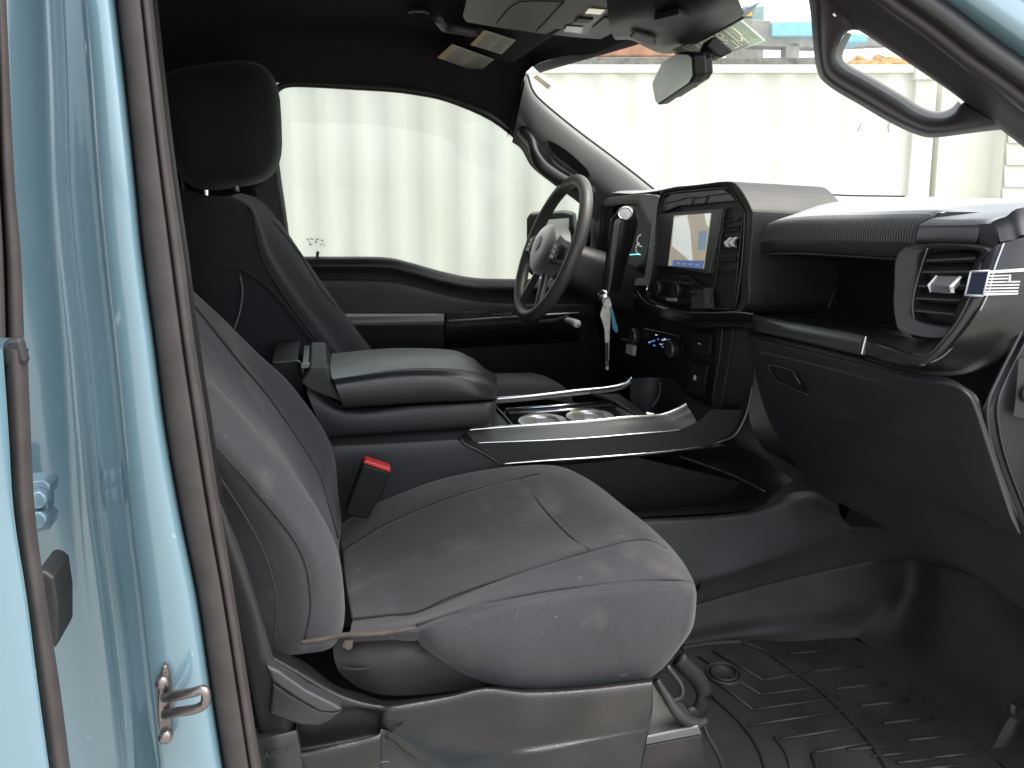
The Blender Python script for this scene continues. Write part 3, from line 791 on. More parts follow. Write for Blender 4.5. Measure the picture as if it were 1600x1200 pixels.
side=[
 [(650,985,.845),(676,969,.838),(776,940,.828),(850,924,.826),(925,915,.826),(1010,907,.828),(1062,907,.829),(1084,912,.836),(1085,916,.90)],
 [(650,992,.840),(684,982,.822),(776,958,.816),(850,943,.814),(925,934,.814),(1010,926,.815),(1066,928,.820),(1087,932,.832),(1086,937,.90)],
 [(656,1006,.842),(696,1018,.820),(776,1012,.812),(850,1002,.810),(925,994,.810),(1010,985,.812),(1060,983,.818),(1081,980,.832),(1079,984,.90)],
 [(668,1020,.85),(718,1048,.835),(785,1062,.822),(850,1062,.82),(925,1052,.82),(1000,1042,.822),(1040,1034,.832),(1056,1020,.85),(1054,1020,.90)],
 [(680,1025,.87),(735,1060,.86),(790,1074,.85),(850,1080,.845),(925,1074,.845),(985,1065,.845),(1012,1060,.85),(1035,1045,.86),(1035,1045,.90)],
 [(690,1030,.89),(735,1062,.89),(790,1076,.89),(850,1081,.89),(925,1075,.89),(985,1066,.89),(1012,1060,.89),(1030,1048,.89),(1030,1048,.90)],
]
G(m,side,F,nu=12,nv=10)
inC=W(.2,1.08,-.62)
CS=[PP(l) for l in SEAMS]
crease(m,CS,inC)
S=M['seam']
def seam(m,pts,r=.0016,mat=None,y_off=0,seg=6): m.tube([P(a,b,y+y_off) for a,b,y in pts],r,mat or S,n=6,seg=seg)
for l in CS: m.tube([p+(inC-p).normalized()*.0026 for p in l],.0013,S,n=6,seg=10)
cush=m.build('cushion',seat)
# hem of the cover and the cloth under it
m=MB()
m.tube([P(*p) for p in [(470,1004,.835),(500,1000,.832),(540,992,.83),(590,990,.83),(630,984,.83),(650,981,.834)]],[.002,.003,.0025,.003,.0025,.003,.002,.001],M['hem'],n=8)
m.prism([P(*p) for p in [(538,1002,.828),(552,1000,.828),(550,1013,.826),(544,1016,.826),(534,1010,.828)]],(0,.004,0),M['hem'])
m.build('cover_hem',seat,label='frayed brown hem of the seat cover')
m=MB()
G(m,[[(520,998,.90),(560,994,.87),(620,988,.86),(660,990,.86),(700,1010,.86)],[(522,1028,.87),(570,1024,.85),(640,1012,.845),(700,1022,.845),(760,1050,.85)],
     [(532,1052,.86),(580,1046,.842),(650,1036,.838),(720,1050,.838),(785,1068,.845)],[(560,1075,.86),(600,1086,.85),(660,1085,.85),(730,1078,.85),(800,1078,.86)]],M['orig'],nu=5,nv=5)
seam(m,[(530,1043,.848),(560,1046,.842),(600,1037,.842),(640,1022,.842),(680,1014,.842)],.0015)
m.build('seat_underlay',seat)

# backrest
m=MB()
cols=dict(
 b0=[(400,1028),(385,1000),(368,930),(345,850),(300,760),(250,690),(195,610),(140,530),(80,430)],
 b1=[(470,1022),(478,1006),(488,940),(470,860),(402,770),(330,690),(262,606),(195,522),(130,430)],
 b2=[(520,1010),(530,985),(536,932),(522,852),(462,755),(390,672),(312,582),(240,500),(170,400)],
 b3=[(538,970),(538,945),(526,888),(498,803),(440,712),(375,640),(303,565),(235,485),(172,395)],
 b4=[(534,915),(532,888),(514,840),(482,770),(424,672),(364,603),(305,532),(245,460),(190,385)],
 b5=[(530,870),(528,842),(514,790),(496,735),(430,632),(378,568),(318,492),(262,425),(215,355)],
 b6=[(528,840),(532,812),(528,772),(516,692),(458,605),(403,552),(346,496),(292,446),(235,375)],
 b7=[(500,860),(502,830),(498,790),(485,720),(430,640),(380,580),(325,520),(270,460),(215,385)])
ys=dict(b0=.885,b1=.845,b2=.880,b3=.955,b4=1.08,b5=1.205,b6=1.30,b7=1.345)
rows=[[P(*cols[k][i],ys[k]+( .02*max(0,i-3)/5 if k in('b0','b1','b2','b3') else -.02*max(0,i-3)/5 if k in('b6','b7') else 0)) for k in ys] for i in range(9)]
# round the bottom under
m.grid(rows,F,nu=14,nv=14)
inB=W(-.25,1.08,-.2)
BS=[[P(*p) for p in l] for l in (
 [(478,1006,.845),(488,940,.845),(470,860,.845),(402,770,.847),(330,690,.849),(262,606,.853)],
 [(530,842,1.205),(514,790,1.205),(496,735,1.205),(430,632,1.201),(378,568,1.197),(318,492,1.193),(262,425,1.19)],
 [(430,1005,.846),(433,935,.844),(410,857,.844),(358,768,.846),(305,695,.85)])]
crease(m,BS,inB)
for l in BS: m.tube([p+(inB-p).normalized()*.0026 for p in l],.0013,S,n=6,seg=10)
if 0: seam(m,[(480,1010,.838),(485,940,.836),(468,876,.838),(410,798,.842),(335,722,.85),(300,690,.855)],.0016)
if 0: seam(m,[(430,1012,.872),(432,940,.862),(414,882,.862),(364,828,.862),(320,790,.868)],.0016)
if 0: seam(m,[(529,842,1.198),(514,789,1.198),(496,734,1.198),(430,631,1.196),(378,567,1.193),(318,491,1.19),(290,458,1.19)],.0014)
if 0: seam(m,[(300,500,1.2),(312,492,1.19),(330,490,1.2)],.0012)
m.build('backrest',seat)
# headrest behind the pillar
m=MB(); m.ellipsoid(W(-.40,1.08,.10),(.065,0,.02),(0,.14,0),(-.02,0,.11),F,e=2.6)
m.tube([W(-.36,1.0,-.1),W(-.39,1.0,.02)],.006,M['chrome'],n=8); m.tube([W(-.36,1.16,-.1),W(-.39,1.16,.02)],.006,M['chrome'],n=8)
m.build('headrest',seat)
# back part of the seat (dark, behind)
m=MB()
G(m,[[(425,1010,.89),(418,1010,1.3)],[(398,850,.89),(392,800,1.3)],[(280,690,.90),(290,600,1.3)],[(80,430,.93),(150,400,1.28)]],M['fabric'],nu=3,nv=4)
m.build('backrest_rear',seat)

# plastic side shield
m=MB(); K=M['shield']
G(m,[[(425,1018,.85),(470,1030,.85),(520,1068,.85),(560,1082,.85),(600,1094,.852),(640,1092,.852),(700,1084,.852),(760,1074,.852),(830,1075,.852),(930,1070,.852),(1016,1060,.852)],
     [(425,1022,.81),(470,1046,.81),(520,1076,.81),(560,1092,.81),(600,1100,.81),(626,1098,.81),(700,1086,.81),(760,1074,.812),(830,1078,.815),(930,1072,.815),(1018,1062,.815)],
     [(425,1040,.802),(465,1062,.802),(520,1092,.802),(560,1102,.802),(590,1106,.802),(622,1102,.798),(700,1092,.797),(760,1080,.797),(830,1086,.80),(930,1080,.80),(1019,1070,.802)],
     [(425,1120,.812),(465,1130,.812),(520,1122,.810),(560,1114,.808),(588,1118,.809),(612,1116,.795),(700,1120,.796),(760,1120,.796),(830,1120,.797),(930,1115,.798),(1018,1105,.80)],
     [(430,1180,.814),(475,1172,.813),(520,1164,.812),(560,1156,.811),(590,1150,.808),(606,1142,.803),(690,1165,.802),(750,1170,.798),(830,1165,.796),(930,1150,.796),(1014,1135,.80)],
     [(430,1190,.794),(475,1184,.794),(520,1174,.793),(560,1166,.793),(592,1158,.793),(604,1154,.800),(690,1205,.818),(750,1200,.808),(830,1190,.792),(930,1172,.795),(1008,1160,.80)],
     [(430,1290,.80),(475,1290,.80),(520,1290,.80),(560,1290,.80),(592,1290,.80),(606,1290,.812),(690,1290,.815),(750,1290,.812),(830,1290,.815),(920,1290,.812),(985,1290,.812)]],K,nu=5,nv=5)
# lower front corner rolls under
G(m,[[(1019,1062,.815),(1019,1105,.805),(1012,1145,.805),(985,1290,.815)],[(1020,1062,.90),(1020,1105,.90),(1014,1145,.90),(986,1290,.90)]],K,nu=4,nv=3)
m.build('side_shield',seat,label='grey plastic side shield below the cushion')
m=MB(); 
m.tube([P(*p) for p in [(642,1114,.796),(630,1130,.797),(606,1156,.797)]],.0012,S,n=6)
m.tube([P(*p) for p in [(606,1156,.797),(640,1185,.806),(680,1215,.81)]],.0012,S,n=6)
m.build('shield_joint',seat)
# trim writing at the bottom edge of the shield
m=MB()
for a in (530,562,585):
    m.tube([P(a,1197,.795),P(a+6,1192,.795),P(a+22,1190,.795),P(a+24,1195,.795)],.0007,M['satin_dark'],n=6,seg=3)
m.build('shield_emboss',seat)
# recline lever
m=MB()
a_=[(415,1040),(437,1050),(480,1080),(528,1104),(536,1110),(520,1114),(500,1112),(460,1090),(425,1066)]
b_=[(425,1066),(460,1090),(500,1112),(520,1114),(536,1111),(515,1128),(498,1135),(470,1134),(420,1118)]
m.prism([P(a,b,.782) for a,b in a_],(0,.018,0),M['satin_dark'])
m.prism([P(a,b,.784) for a,b in b_],(0,.018,0),M['shield'])
m.build('recline_lever',seat,bevel=.003,seg=3)
# seat track and adjuster bar
m=MB()
m.prism([P(*p) for p in [(1018,1065,.85),(1062,1120,.85),(1075,1140,.85),(1010,1146,.85)]],(0,.02,0),M['steel'])
m.prism([P(*p) for p in [(1008,1152,.835),(1092,1134,.835),(1097,1148,.835),(1004,1166,.835)]],(0,.05,0),M['steel'])
m.prism([P(*p) for p in [(1004,1166,.837),(1097,1148,.837),(1116,1290,.837),(985,1290,.837)]],(0,.05,0),M['shield'])
m.prism([P(*p) for p in [(1015,1143,.845),(1070,1131,.845),(1071,1136,.845),(1016,1148,.845)]],(0,.03,0),M['rubber_black'])
m.build('seat_track',seat,bevel=.002)
m=MB()
m.tube([P(*p) for p in [(1042,1040,.86),(1062,1066,.86),(1066,1080,.86),(1062,1090,.86),(1048,1096,.862)]],.0035,M['satin_dark'],n=8)
m.tube([P(*p) for p in [(1060,1030,.88),(1090,1060,.88),(1100,1085,.88),(1092,1110,.88),(1075,1118,.88)]],.012,M['plastic_dark'],n=10,ry=.006)
m.build('adjuster_loop',seat)
m=MB()
m.tube([P(*p) for p in [(1026,1062,.85),(1040,1085,.845),(1060,1115,.84),(1085,1130,.845),(1104,1126,.85)]],[.004,.006,.008,.008,.004],M['rubber_black'],n=8)
m.tube([P(*p) for p in [(1098,1128,.85),(1106,1150,.85),(1122,1180,.85),(1140,1230,.85)]],.003,M['rubber_black'],n=8)
m.build('pull_strap',seat)
# buckle
m=MB()
A=[(556,756),(566,722),(570,720),(611,734),(606,748),(578,800),(560,812),(545,808)]
m.prism([P(a,b,1.235) for a,b in [(538,806),(568,724),(610,738),(600,770),(574,812)]],(0.0,.028,0),M['plastic_dark'])
bk=m.build('belt_buckle',seat,bevel=.004,seg=3)
m=MB()
m.prism([P(a,b,1.232) for a,b in [(567,724),(571,719),(611,732),(610,739)]],(0,.024,0),M['red'])
m.build('release_button',bk,bevel=.002)

# seat belt in front of the passenger pillar
m=MB()
G(m,[[(330,760,.815),(350,800,.81),(352,806,.82)],[(340,860,.805),(365,862,.80),(378,868,.808)],[(362,950,.80),(395,950,.793),(405,955,.80)],[(380,1020,.797),(410,1020,.790),(424,1020,.797)],[(395,1090,.797),(430,1090,.790),(446,1090,.797)],[(410,1160,.797),(450,1160,.790),(468,1160,.797)]],M['webbing'],nu=4,nv=6,thick=(0,.004,0))
sb=m.build('seat_belt',truck,label='black belt webbing hanging beside the passenger seat')
m=MB()
G(m,[[(396,1158,.79),(430,1150,.785),(462,1141,.79)],[(398,1163,.784),(432,1155,.779),(464,1147,.784)],[(410,1225,.785),(440,1220,.780),(474,1210,.785)],[(420,1290,.79),(450,1290,.785),(484,1290,.79)]],M['rubber_black'],nu=4,nv=4,thick=(0,.02,0))
m.build('anchor_cover',sb,bevel=.002)
m=MB(); o=P(441,1176,.7775); m.text('AIRBAG',.011,o,P(470,1169,.7775)-P(412,1182,.7775),V(0,0,1),M['satin_dark'],depth=.0001)
m.build('cover_writing',sb)

# ================= driver seat =================
D=M['fabric_shaded']
ds=empty('seat',W(.2,1.9,-.84),truck,label='driver seat in a grey fabric cover darkened for cabin shade')
m=MB()
cols=dict(
 b0=[(400,700),(360,640),(312,560),(280,490),(255,420),(245,360),(250,310),(270,290)],
 b1=[(470,700),(430,640),(380,560),(338,490),(312,425),(300,370),(305,325),(322,305)],
 b2=[(590,690),(545,600),(498,540),(445,468),(410,408),(396,362),(385,325),(360,306)],
 b3=[(620,670),(566,590),(515,520),(462,450),(426,395),(408,350),(392,320),(365,304)],
 b4=[(640,650),(600,585),(560,532),(500,455),(456,396),(425,348),(402,316),(370,303)],
 b5=[(660,640),(615,580),(580,545),(520,465),(474,400),(440,350),(412,314),(378,302)],
 b6=[(650,640),(600,590),(560,545),(500,470),(455,410),(420,355),(398,318),(370,306)])
ys=dict(b0=1.75,b1=1.69,b2=1.71,b3=1.79,b4=1.90,b5=2.06,b6=2.14)
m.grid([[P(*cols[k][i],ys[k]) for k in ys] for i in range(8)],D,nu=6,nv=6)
seam(m,[(320,410,1.70),(345,415,1.69),(385,425,1.688),(428,458,1.688),(478,520,1.69),(520,575,1.70)],.003,M['fabric_shaded'])
seam(m,[(365,308,1.75),(392,330,1.705),(400,362,1.703),(412,408,1.703),(446,466,1.703),(499,538,1.703),(545,598,1.703)],.0022)
seam(m,[(375,430,1.683),(379,455,1.683),(375,485,1.683),(366,515,1.683)],.002,M['seam_light'])
seam(m,[(418,340,1.95),(432,352,1.9),(455,380,1.86),(480,415,1.84),(500,450,1.84),(525,480,1.84)],.0015)
m.build('backrest',ds)
m=MB(); o=P(456,386,1.80)
m.build('backrest_mark',ds) if False else None
m=MB()
m.ellipsoid(P(352,200,1.88),(.122,0,.02),(0,.15,0),(-.015,0,.134),D,e=3.6,fn=lambda p:Vector((p.x*(1+.12*p.z),p.y,p.z)))
m.build('headrest',ds)
for y in (1.82,1.93):
    m=MB(); m.tube([P(370,300,y),P(366,278,y)],.006,M['steel'],n=10); m.build('headrest_post',ds)
m=MB()
G(m,[[(560,640,1.70),(600,600,1.72),(640,590,1.9),(650,588,2.1)],[(740,625,1.68),(745,600,1.72),(750,588,1.9),(752,584,2.1)],[(840,622,1.69),(838,600,1.73),(828,586,1.9),(815,583,2.08)],[(900,640,1.72),(888,612,1.75),(860,596,1.9),(835,588,2.06)],[(895,700,1.74),(893,680,1.76),(868,660,1.9),(838,640,2.05)]],M['fabric_shaded'],nu=5,nv=5)
seam(m,[(775,590,1.80),(790,605,1.72),(800,620,1.69)],.0015)
m.prism([W(-.05,1.70,-.52),W(.42,1.70,-.52),W(.42,1.70,-.84),W(-.05,1.70,-.84)],(0,.40,0),M['plastic_dark'])
m.build('cushion',ds)
# ================= centre console =================
con=empty('centre_console',W(.3,1.5,-.84),truck)
m=MB()
# core & side wall
G(m,[[(470,690,1.37),(510,683,1.37),(600,677,1.37),(740,668,1.37)],[(470,700,1.335),(514,694,1.335),(600,690,1.335),(716,684,1.335)],[(470,708,1.325),(514,702,1.325),(600,698,1.325),(722,692,1.325)],[(470,735,1.322),(514,732,1.322),(610,730,1.322),(782,729,1.322)],[(470,800,1.325),(514,800,1.325),(620,800,1.325),(868,795,1.325)],[(470,980,1.33),(514,980,1.33),(640,980,1.33),(900,980,1.33)]],M['plastic_soft'],nu=4,nv=4)
m.tube([P(*p) for p in [(720,686,1.325),(728,695,1.321),(755,708,1.321),(783,727,1.321),(820,758,1.321)]],.0022,M['rubber_black'],n=6)
m.prism([W(-.30,1.38,-.54),W(.60,1.38,-.54),W(.85,1.38,-.62),W(.95,1.38,-.84),W(-.30,1.38,-.84)],(0,.24,0),M['plastic_dark'])
m.build('console_body',con)
# armrest lid
m=MB()
G(m,[[(541,638,1.372),(645,631,1.372),(740,627,1.372),(771,625,1.385),(774,620,1.42),(775,606,1.62)],
     [(536,634,1.352),(645,626,1.350),(742,622,1.352),(772,620,1.375),(776,612,1.42),(776,600,1.63)],
     [(526,606,1.350),(630,594,1.348),(720,592,1.350),(768,603,1.375),(774,603,1.42),(775,592,1.63)],
     [(520,594,1.362),(622,581,1.360),(708,580,1.364),(756,590,1.385),(770,597,1.43),(773,585,1.62)],
     [(518,588,1.385),(618,575,1.385),(706,574,1.388),(752,583,1.405),(765,590,1.45),(769,582,1.61)],
     [(516,573,1.46),(614,560,1.46),(704,560,1.46),(745,571,1.47),(758,579,1.50),(762,578,1.60)],
     [(518,557,1.58),(612,547,1.58),(702,548,1.58),(737,559,1.575),(748,567,1.575),(752,573,1.59)],
     [(520,556,1.63),(610,548,1.63),(700,550,1.63),(730,560,1.625),(740,567,1.62),(745,574,1.61)],
     [(530,600,1.645),(610,590,1.645),(700,585,1.645),(730,585,1.64),(740,586,1.635),(745,590,1.62)]],M['leather'],nu=5,nv=5)
G(m,[[(541,638,1.372),(536,634,1.352),(526,606,1.350),(520,594,1.362),(518,588,1.385),(516,573,1.46),(518,557,1.58),(530,600,1.645)],[(546,636,1.40),(546,634,1.40),(546,606,1.40),(546,594,1.40),(546,588,1.40),(546,580,1.46),(546,575,1.58),(546,600,1.64)]],M['leather'],nu=3,nv=1)
seam(m,[(521,592,1.372),(622,578,1.370),(708,577,1.374),(754,586,1.393),(771,596,1.44)],.0012,M['leather'])
lid=m.build('armrest',con)
m=MB()
# bin under the lid
G(m,[[(484,604,1.39),(540,640,1.375),(645,633,1.372),(742,629,1.374),(772,627,1.39),(774,622,1.60)],
     [(480,612,1.365),(540,645,1.350),(645,637,1.350),(742,632,1.352),(773,630,1.375),(775,625,1.61)],
     [(494,650,1.352),(545,664,1.345),(645,657,1.345),(742,650,1.347),(772,648,1.37),(773,640,1.61)],
     [(508,680,1.355),(560,678,1.350),(645,672,1.350),(742,665,1.352),(769,662,1.375),(770,655,1.61)],
     [(512,686,1.37),(560,681,1.37),(645,675,1.37),(742,668,1.37),(768,665,1.39),(769,660,1.61)]],M['plastic_soft'],nu=4,nv=4)
m.prism([P(*p) for p in [(484,604,1.40),(530,632,1.385),(540,640,1.385),(772,627,1.385),(760,600,1.60),(505,590,1.60)]],(0,0,-.02),M['plastic_dark'])
m.build('armrest_bin',con)
m=MB()
m.prism([P(*p) for p in [(470,598,1.37),(484,610,1.37),(538,630,1.37),(517,594,1.37),(510,576,1.37),(484,576,1.37)]],(0,.24,0),M['plastic_soft'])
m.prism([P(*p) for p in [(470,574,1.40),(488,574,1.40),(512,574,1.40),(515,600,1.40),(480,600,1.40)]],(0,.20,0),M['satin_dark'])
m.prism([P(*p) for p in [(468,572,1.40),(490,571,1.40),(490,584,1.40),(474,592,1.40)]],(0,.03,0),M['satin'])
m.prism([P(*p) for p in [(491,578,1.395),(514,575,1.395),(514,588,1.395),(491,590,1.395)]],(0,.03,0),M['rubber_black'])
m.build('armrest_hinge',con,bevel=.003)
m=MB()
m.prism([P(*p) for p in [(425,565,1.45),(464,563,1.45),(474,600,1.45),(480,640,1.45),(430,640,1.45)]],(0,.2,0),M['plastic_dark'])
m.tube([P(*p) for p in [(425,567,1.445),(450,565,1.445),(466,564,1.445),(470,573,1.445),(472,590,1.445)]],.002,M['satin'],n=6)
m.build('console_rear',con,bevel=.003)
# rails and band
ch=pmat('polished_rail',(.55,.56,.55),.22,metal=1)
nr=[(726,672),(790,667),(850,663),(920,658),(980,652),(1030,649),(1055,641),(1074,631)]
lo=[(743,692),(800,690),(850,688),(920,684),(980,679),(1040,674),(1066,671),(1090,662)]
m=MB()
m.grid([[P(a,b,1.385) for a,b in nr],[P(a,b,1.375) for a,b in nr],[P(a*.97+c*.03,b*.85+d*.15,1.365) for (a,b),(c,d) in zip(nr,lo)],[P(a*.5+c*.5,b*.5+d*.5,1.350) for (a,b),(c,d) in zip(nr,lo)],[P(c,d,1.325) for c,d in lo]],M['satin'],nu=4,nv=3)
m.tube([P(a,b,1.375) for a,b in nr],.0035,ch,n=8)
m.tube([P(a,b,1.324) for a,b in lo[:7]],.0016,ch,n=6)
m.build('side_trim',con)
m=MB()
fr_=[(770,624),(830,619),(900,611),(950,606),(975,600),(988,590)]
m.tube([P(a,b,1.63) for a,b in fr_],.0045,ch,n=8)
m.grid([[P(a,b+1,1.63) for a,b in fr_],[P(a,b+7,1.615) for a,b in fr_]],M['satin_dark'],nu=4,nv=2)
m.build('side_rail',con)
# dark side below the band and bright lower line
m=MB()
l2=[(784,725),(850,720),(925,715),(1000,709),(1050,704),(1100,697),(1130,688),(1150,665),(1160,640)]
l1=[(741,692),(800,690),(860,687),(930,683),(990,678),(1040,674),(1070,668),(1095,655),(1110,640)]
m.grid([[P(a,b,1.325) for a,b in l1],[P(a,b,1.320) for a,b in l2]],M['plastic_dark'],nu=4,nv=3)
m.tube([P(a,b,1.318) for a,b in l2[:6]],[.0022]*3+[.002,.0016,.001],ch,n=6)
m.build('side_panel',con)
# tray
m=MB(); tz=-.474
def T(a,b,dz=0): return PZ(a,b,tz+dz)
def TF(a,b,y,dz=0): p=P(a,b,y); return V(p.x,y,Z0+tz+dz)
# surrounding frame of the tray
m.add([TF(772,618,1.615),T(775,637),T(803,670),TF(740,660,1.40),TF(720,640,1.61)],[[0,1,2,3,4]],M['plastic'])
m.add([TF(925,607,1.615),T(958,627),T(1000,653),T(1015,650),TF(965,601,1.615)],[[0,1,2,3,4]],M['plastic'])
m.prism([TF(780,618,1.60,-.035),TF(940,607,1.60,-.035),T(955,630,-.035),T(790,640,-.035)],(0,0,-.003),M['rubber_black'])
m.prism([T(790,639),T(952,628),T(962,635),T(797,648)],(0,0,-.03),M['plastic_dark'])
m.build('tray',con)
m=MB()
m.tube([T(790,640,.003),T(952,628,.003)],.003,ch,n=8,lin=True)
m.tube([T(796,647,.003),T(963,635,.003)],.003,ch,n=8,lin=True)
m.build('tray_divider',con)
m=MB()
m.tube([TF(925,607,1.61,.004),T(958,626,.004),T(1000,652,.004)],.004,M['satin_dark'],n=8)
m.build('tray_edge',con); m=MB()
m.tube([T(775,637,.003),T(788,650,.003),T(803,668,.003)],.003,M['satin_dark'],n=8)
m.build('tray_edge',con)
cupm=pmat('cup_liner',(.42,.43,.41),.3,metal=.7)
for px,py in ((848,657),(922,650)):
    m=MB(); c=T(px,py,.0)
    m.lathe(c,(0,0,1),[(.024,-.035),(.030,-.033),(.033,-.008),(.034,.0),(.037,.0015),(.050,.0)],cupm,36,caps=False)
    m.lathe(c,(0,0,1),[(.0,-.034),(.027,-.034)],M['rubber_black'],36,caps=False)
    m.build('cup_holder',con)
m=MB()
m.prism([T(797,648,-.036),T(965,636,-.036),T(1002,654,-.036),T(960,670,-.036),T(808,676,-.036)],(0,0,-.002),cupm)
m.build('cup_surround',con)
# front storage well under the stack
m=MB()
G(m,[[(985,592,1.62),(1035,590,1.60),(1120,600,1.45),(1160,640,1.34)],[(985,640,1.62),(1030,650,1.58),(1060,690,1.45),(1110,700,1.335)]],M['plastic_dark'],nu=4,nv=4)
m.tube([P(*p) for p in [(1031,597,1.55),(1031,612,1.55),(1027,624,1.55),(1018,637,1.55)]],.003,M['satin_dark'],n=6)
m.build('front_well',con)
# lower storage pocket & tunnel side
m=MB()
pk=[(860,790),(960,735),(1060,715),(1110,722),(1190,765),(1215,775)]
G(m,[[(800,724,1.33),(900,722,1.33),(1000,712,1.33),(1100,700,1.33),(1160,700,1.33),(1240,750,1.28)],
     [(800,740,1.44),(900,735,1.44),(1000,722,1.44),(1100,715,1.44),(1150,730,1.40),(1215,768,1.28)],
     [(820,800,1.43),(920,790,1.43),(1000,785,1.43),(1090,775,1.43),(1150,775,1.36),(1200,782,1.27)],
     [(850,830,1.27),(940,816,1.27),(1010,808,1.27),(1100,803,1.265),(1165,797,1.262),(1200,788,1.26)]],M['plastic_dark'],nu=5,nv=5)
m.tube([P(*p) for p in [(1060,712,1.40),(1100,726,1.38),(1150,745,1.33),(1195,768,1.27)]],.002,M['plastic_soft'],n=6)
m.build('storage_pocket',con)
m=MB()
G(m,[[(850,832,1.27),(940,818,1.27),(1000,811,1.27),(1100,806,1.265),(1165,799,1.26),(1205,784,1.255),(1234,771,1.25),(1275,769,1.25),(1310,790,1.25)],
     [(850,836,1.255),(940,822,1.252),(1000,816,1.25),(1100,811,1.248),(1165,806,1.245),(1208,794,1.24),(1240,782,1.235),(1278,782,1.235),(1312,800,1.24)],
     [(850,855,1.245),(940,842,1.243),(1000,836,1.24),(1100,828,1.238),(1165,822,1.236),(1215,812,1.232),(1245,803,1.23),(1285,802,1.23),(1318,812,1.235)],
     [(900,930,1.225),(960,925,1.225),(1010,920,1.22),(1085,915,1.215),(1150,895,1.21),(1220,872,1.21),(1270,855,1.21),(1320,835,1.21),(1335,828,1.215)],
     [(900,960,1.24),(960,955,1.24),(1010,945,1.235),(1085,920,1.23),(1150,899,1.225),(1220,876,1.225),(1270,858,1.225),(1320,838,1.225),(1335,830,1.225)]],M['plastic_soft'],nu=5,nv=5)
m.build('tunnel_cover',con)

# ================= floor, carpet, mat =================
fz=-.80
m=MB()
U_=[P(1088,946,1.165),P(1180,919,1.165),P(1270,898,1.16),P(1345,882,1.155),P(1400,872,1.15),P(1440,872,1.13),PX(1520,897,1.09),PX(1600,945,1.08),PX(1700,1010,1.08)]
m.grid([[p+V(.0,.004,-.02) for p in U_],[p+V(.004,.01,.01) for p in U_],[P(1100,903,1.225),P(1190,872,1.225),P(1275,842,1.225),P(1330,824,1.225),PX(1375,825,1.16),PX(1420,832,1.17),PX(1500,852,1.18),PX(1600,895,1.18),PX(1700,955,1.18)]],M['carpet'],nu=5,nv=5)
m.prism([W(-.5,.80,fz-.012),W(1.0,.80,fz-.012),W(1.0,1.32,fz-.012),W(-.5,1.32,fz-.012)],(0,0,-.02),M['carpet'])
m.prism([W(1.13,.78,fz-.02),W(1.30,.78,-.45),W(1.30,1.45,-.45),W(1.13,1.45,fz-.02)],(0.02,0,-.02),M['carpet'])
m.prism([W(.9,.78,fz-.012),W(1.2,.78,fz-.012),W(1.2,1.45,fz-.012),W(.9,1.45,fz-.012)],(0,0,-.02),M['carpet'])
m.prism([W(.2,1.6,fz),W(1.3,1.6,fz),W(1.3,2.2,fz),W(.2,2.2,fz)],(0,0,-.02),M['carpet'])
m.build('carpet',truck)

mat=MB()
def Z(a,b,dz=0): return PZ(a,b,fz+dz)
K=M['mat']
# mat floor with raised walls towards the tunnel
e_t=[(1062,1012),(1100,1004),(1155,1001),(1240,1002),(1330,996)]
fl=[[Z(a,b) for a,b in e_t]+[Z(1420,1058),Z(1500,1130),Z(1600,1235)],
    [Z(1010,1100),Z(1080,1090),Z(1150,1080),Z(1220,1080),Z(1290,1080),Z(1360,1120),Z(1430,1180),Z(1520,1280)],
    [Z(1000,1300),Z(1060,1290),Z(1120,1290),Z(1190,1290),Z(1250,1290),Z(1320,1290),Z(1390,1300),Z(1450,1340)]]
mat.grid(fl,K,nu=4,nv=5)
fl_=[Z(1062,1012),Z(1155,1001),Z(1240,1002),Z(1325,996),Z(1350,1004),Z(1385,1030),Z(1450,1085),Z(1530,1160),Z(1620,1250)]
br_=[P(1074,985,1.15),P(1168,965,1.145),P(1252,952,1.13),P(1338,946,1.115),P(1385,935,1.115),P(1428,938,1.10),PX(1492,962,1.03),PX(1574,1004,1.02),PX(1690,1080,1.02)]
md_=[a.lerp(b,.42)+V(0.005,.005,-.008) for a,b in zip(fl_,br_)]
mat.grid([fl_,md_,br_,[a.lerp(b,.5) for a,b in zip(br_,U_)],U_,[p+V(.004,.006,-.004) for p in U_]],K,nu=6,nv=6)
# ribs
def rib(pts,r=.0026): mat.tube([Z(a,b,.001) for a,b in pts],r,K,n=6,seg=5,lin=len(pts)<3)
rib([(1065,1014),(1100,1007),(1152,1003),(1166,1006),(1200,1020),(1240,1048),(1290,1086),(1340,1136),(1380,1190),(1400,1230)],.0045)
rib([(1114,1018),(1193,1063)]); rib([(1193,1063),(1260,1050)])
rib([(1090,1026),(1188,1085)]); rib([(1188,1085),(1295,1072)])
rib([(1100,1052),(1176,1109)]); rib([(1176,1109),(1310,1090)])
rib([(1112,1088),(1150,1122),(1180,1160),(1196,1200),(1200,1240)],.0035)
rib([(1169,1134),(1322,1110)]); rib([(1220,1155),(1350,1134)]); rib([(1272,1176),(1370,1158)]); rib([(1210,1152),(1230,1180),(1240,1230)],.003); rib([(1268,1178),(1285,1230)],.003)
for k in range(8):
    a=1232+k*37; b=1016+k*27
    rib([(a,b+6),(a+78,b-2)])
for k in range(7): rib([(1325+k*38,1172+k*10),(1325+k*38+60,1166+k*10)])
# anchor ring
c=Z(1131,1052,.004)
mat.lathe(c,(0,0,1),[(.024,-.004),(.026,.002),(.028,.003),(.030,0),(.030,-.004)],K,32,caps=False); mat.lathe(c,(0,0,1),[(.0,-.001),(.022,-.001),(.023,.002),(.020,.003)],K,32,caps=False)
fm=mat.build('floor_mat',None)
tag(fm,'black ribbed rubber floor mat in the passenger footwell','floor mat')
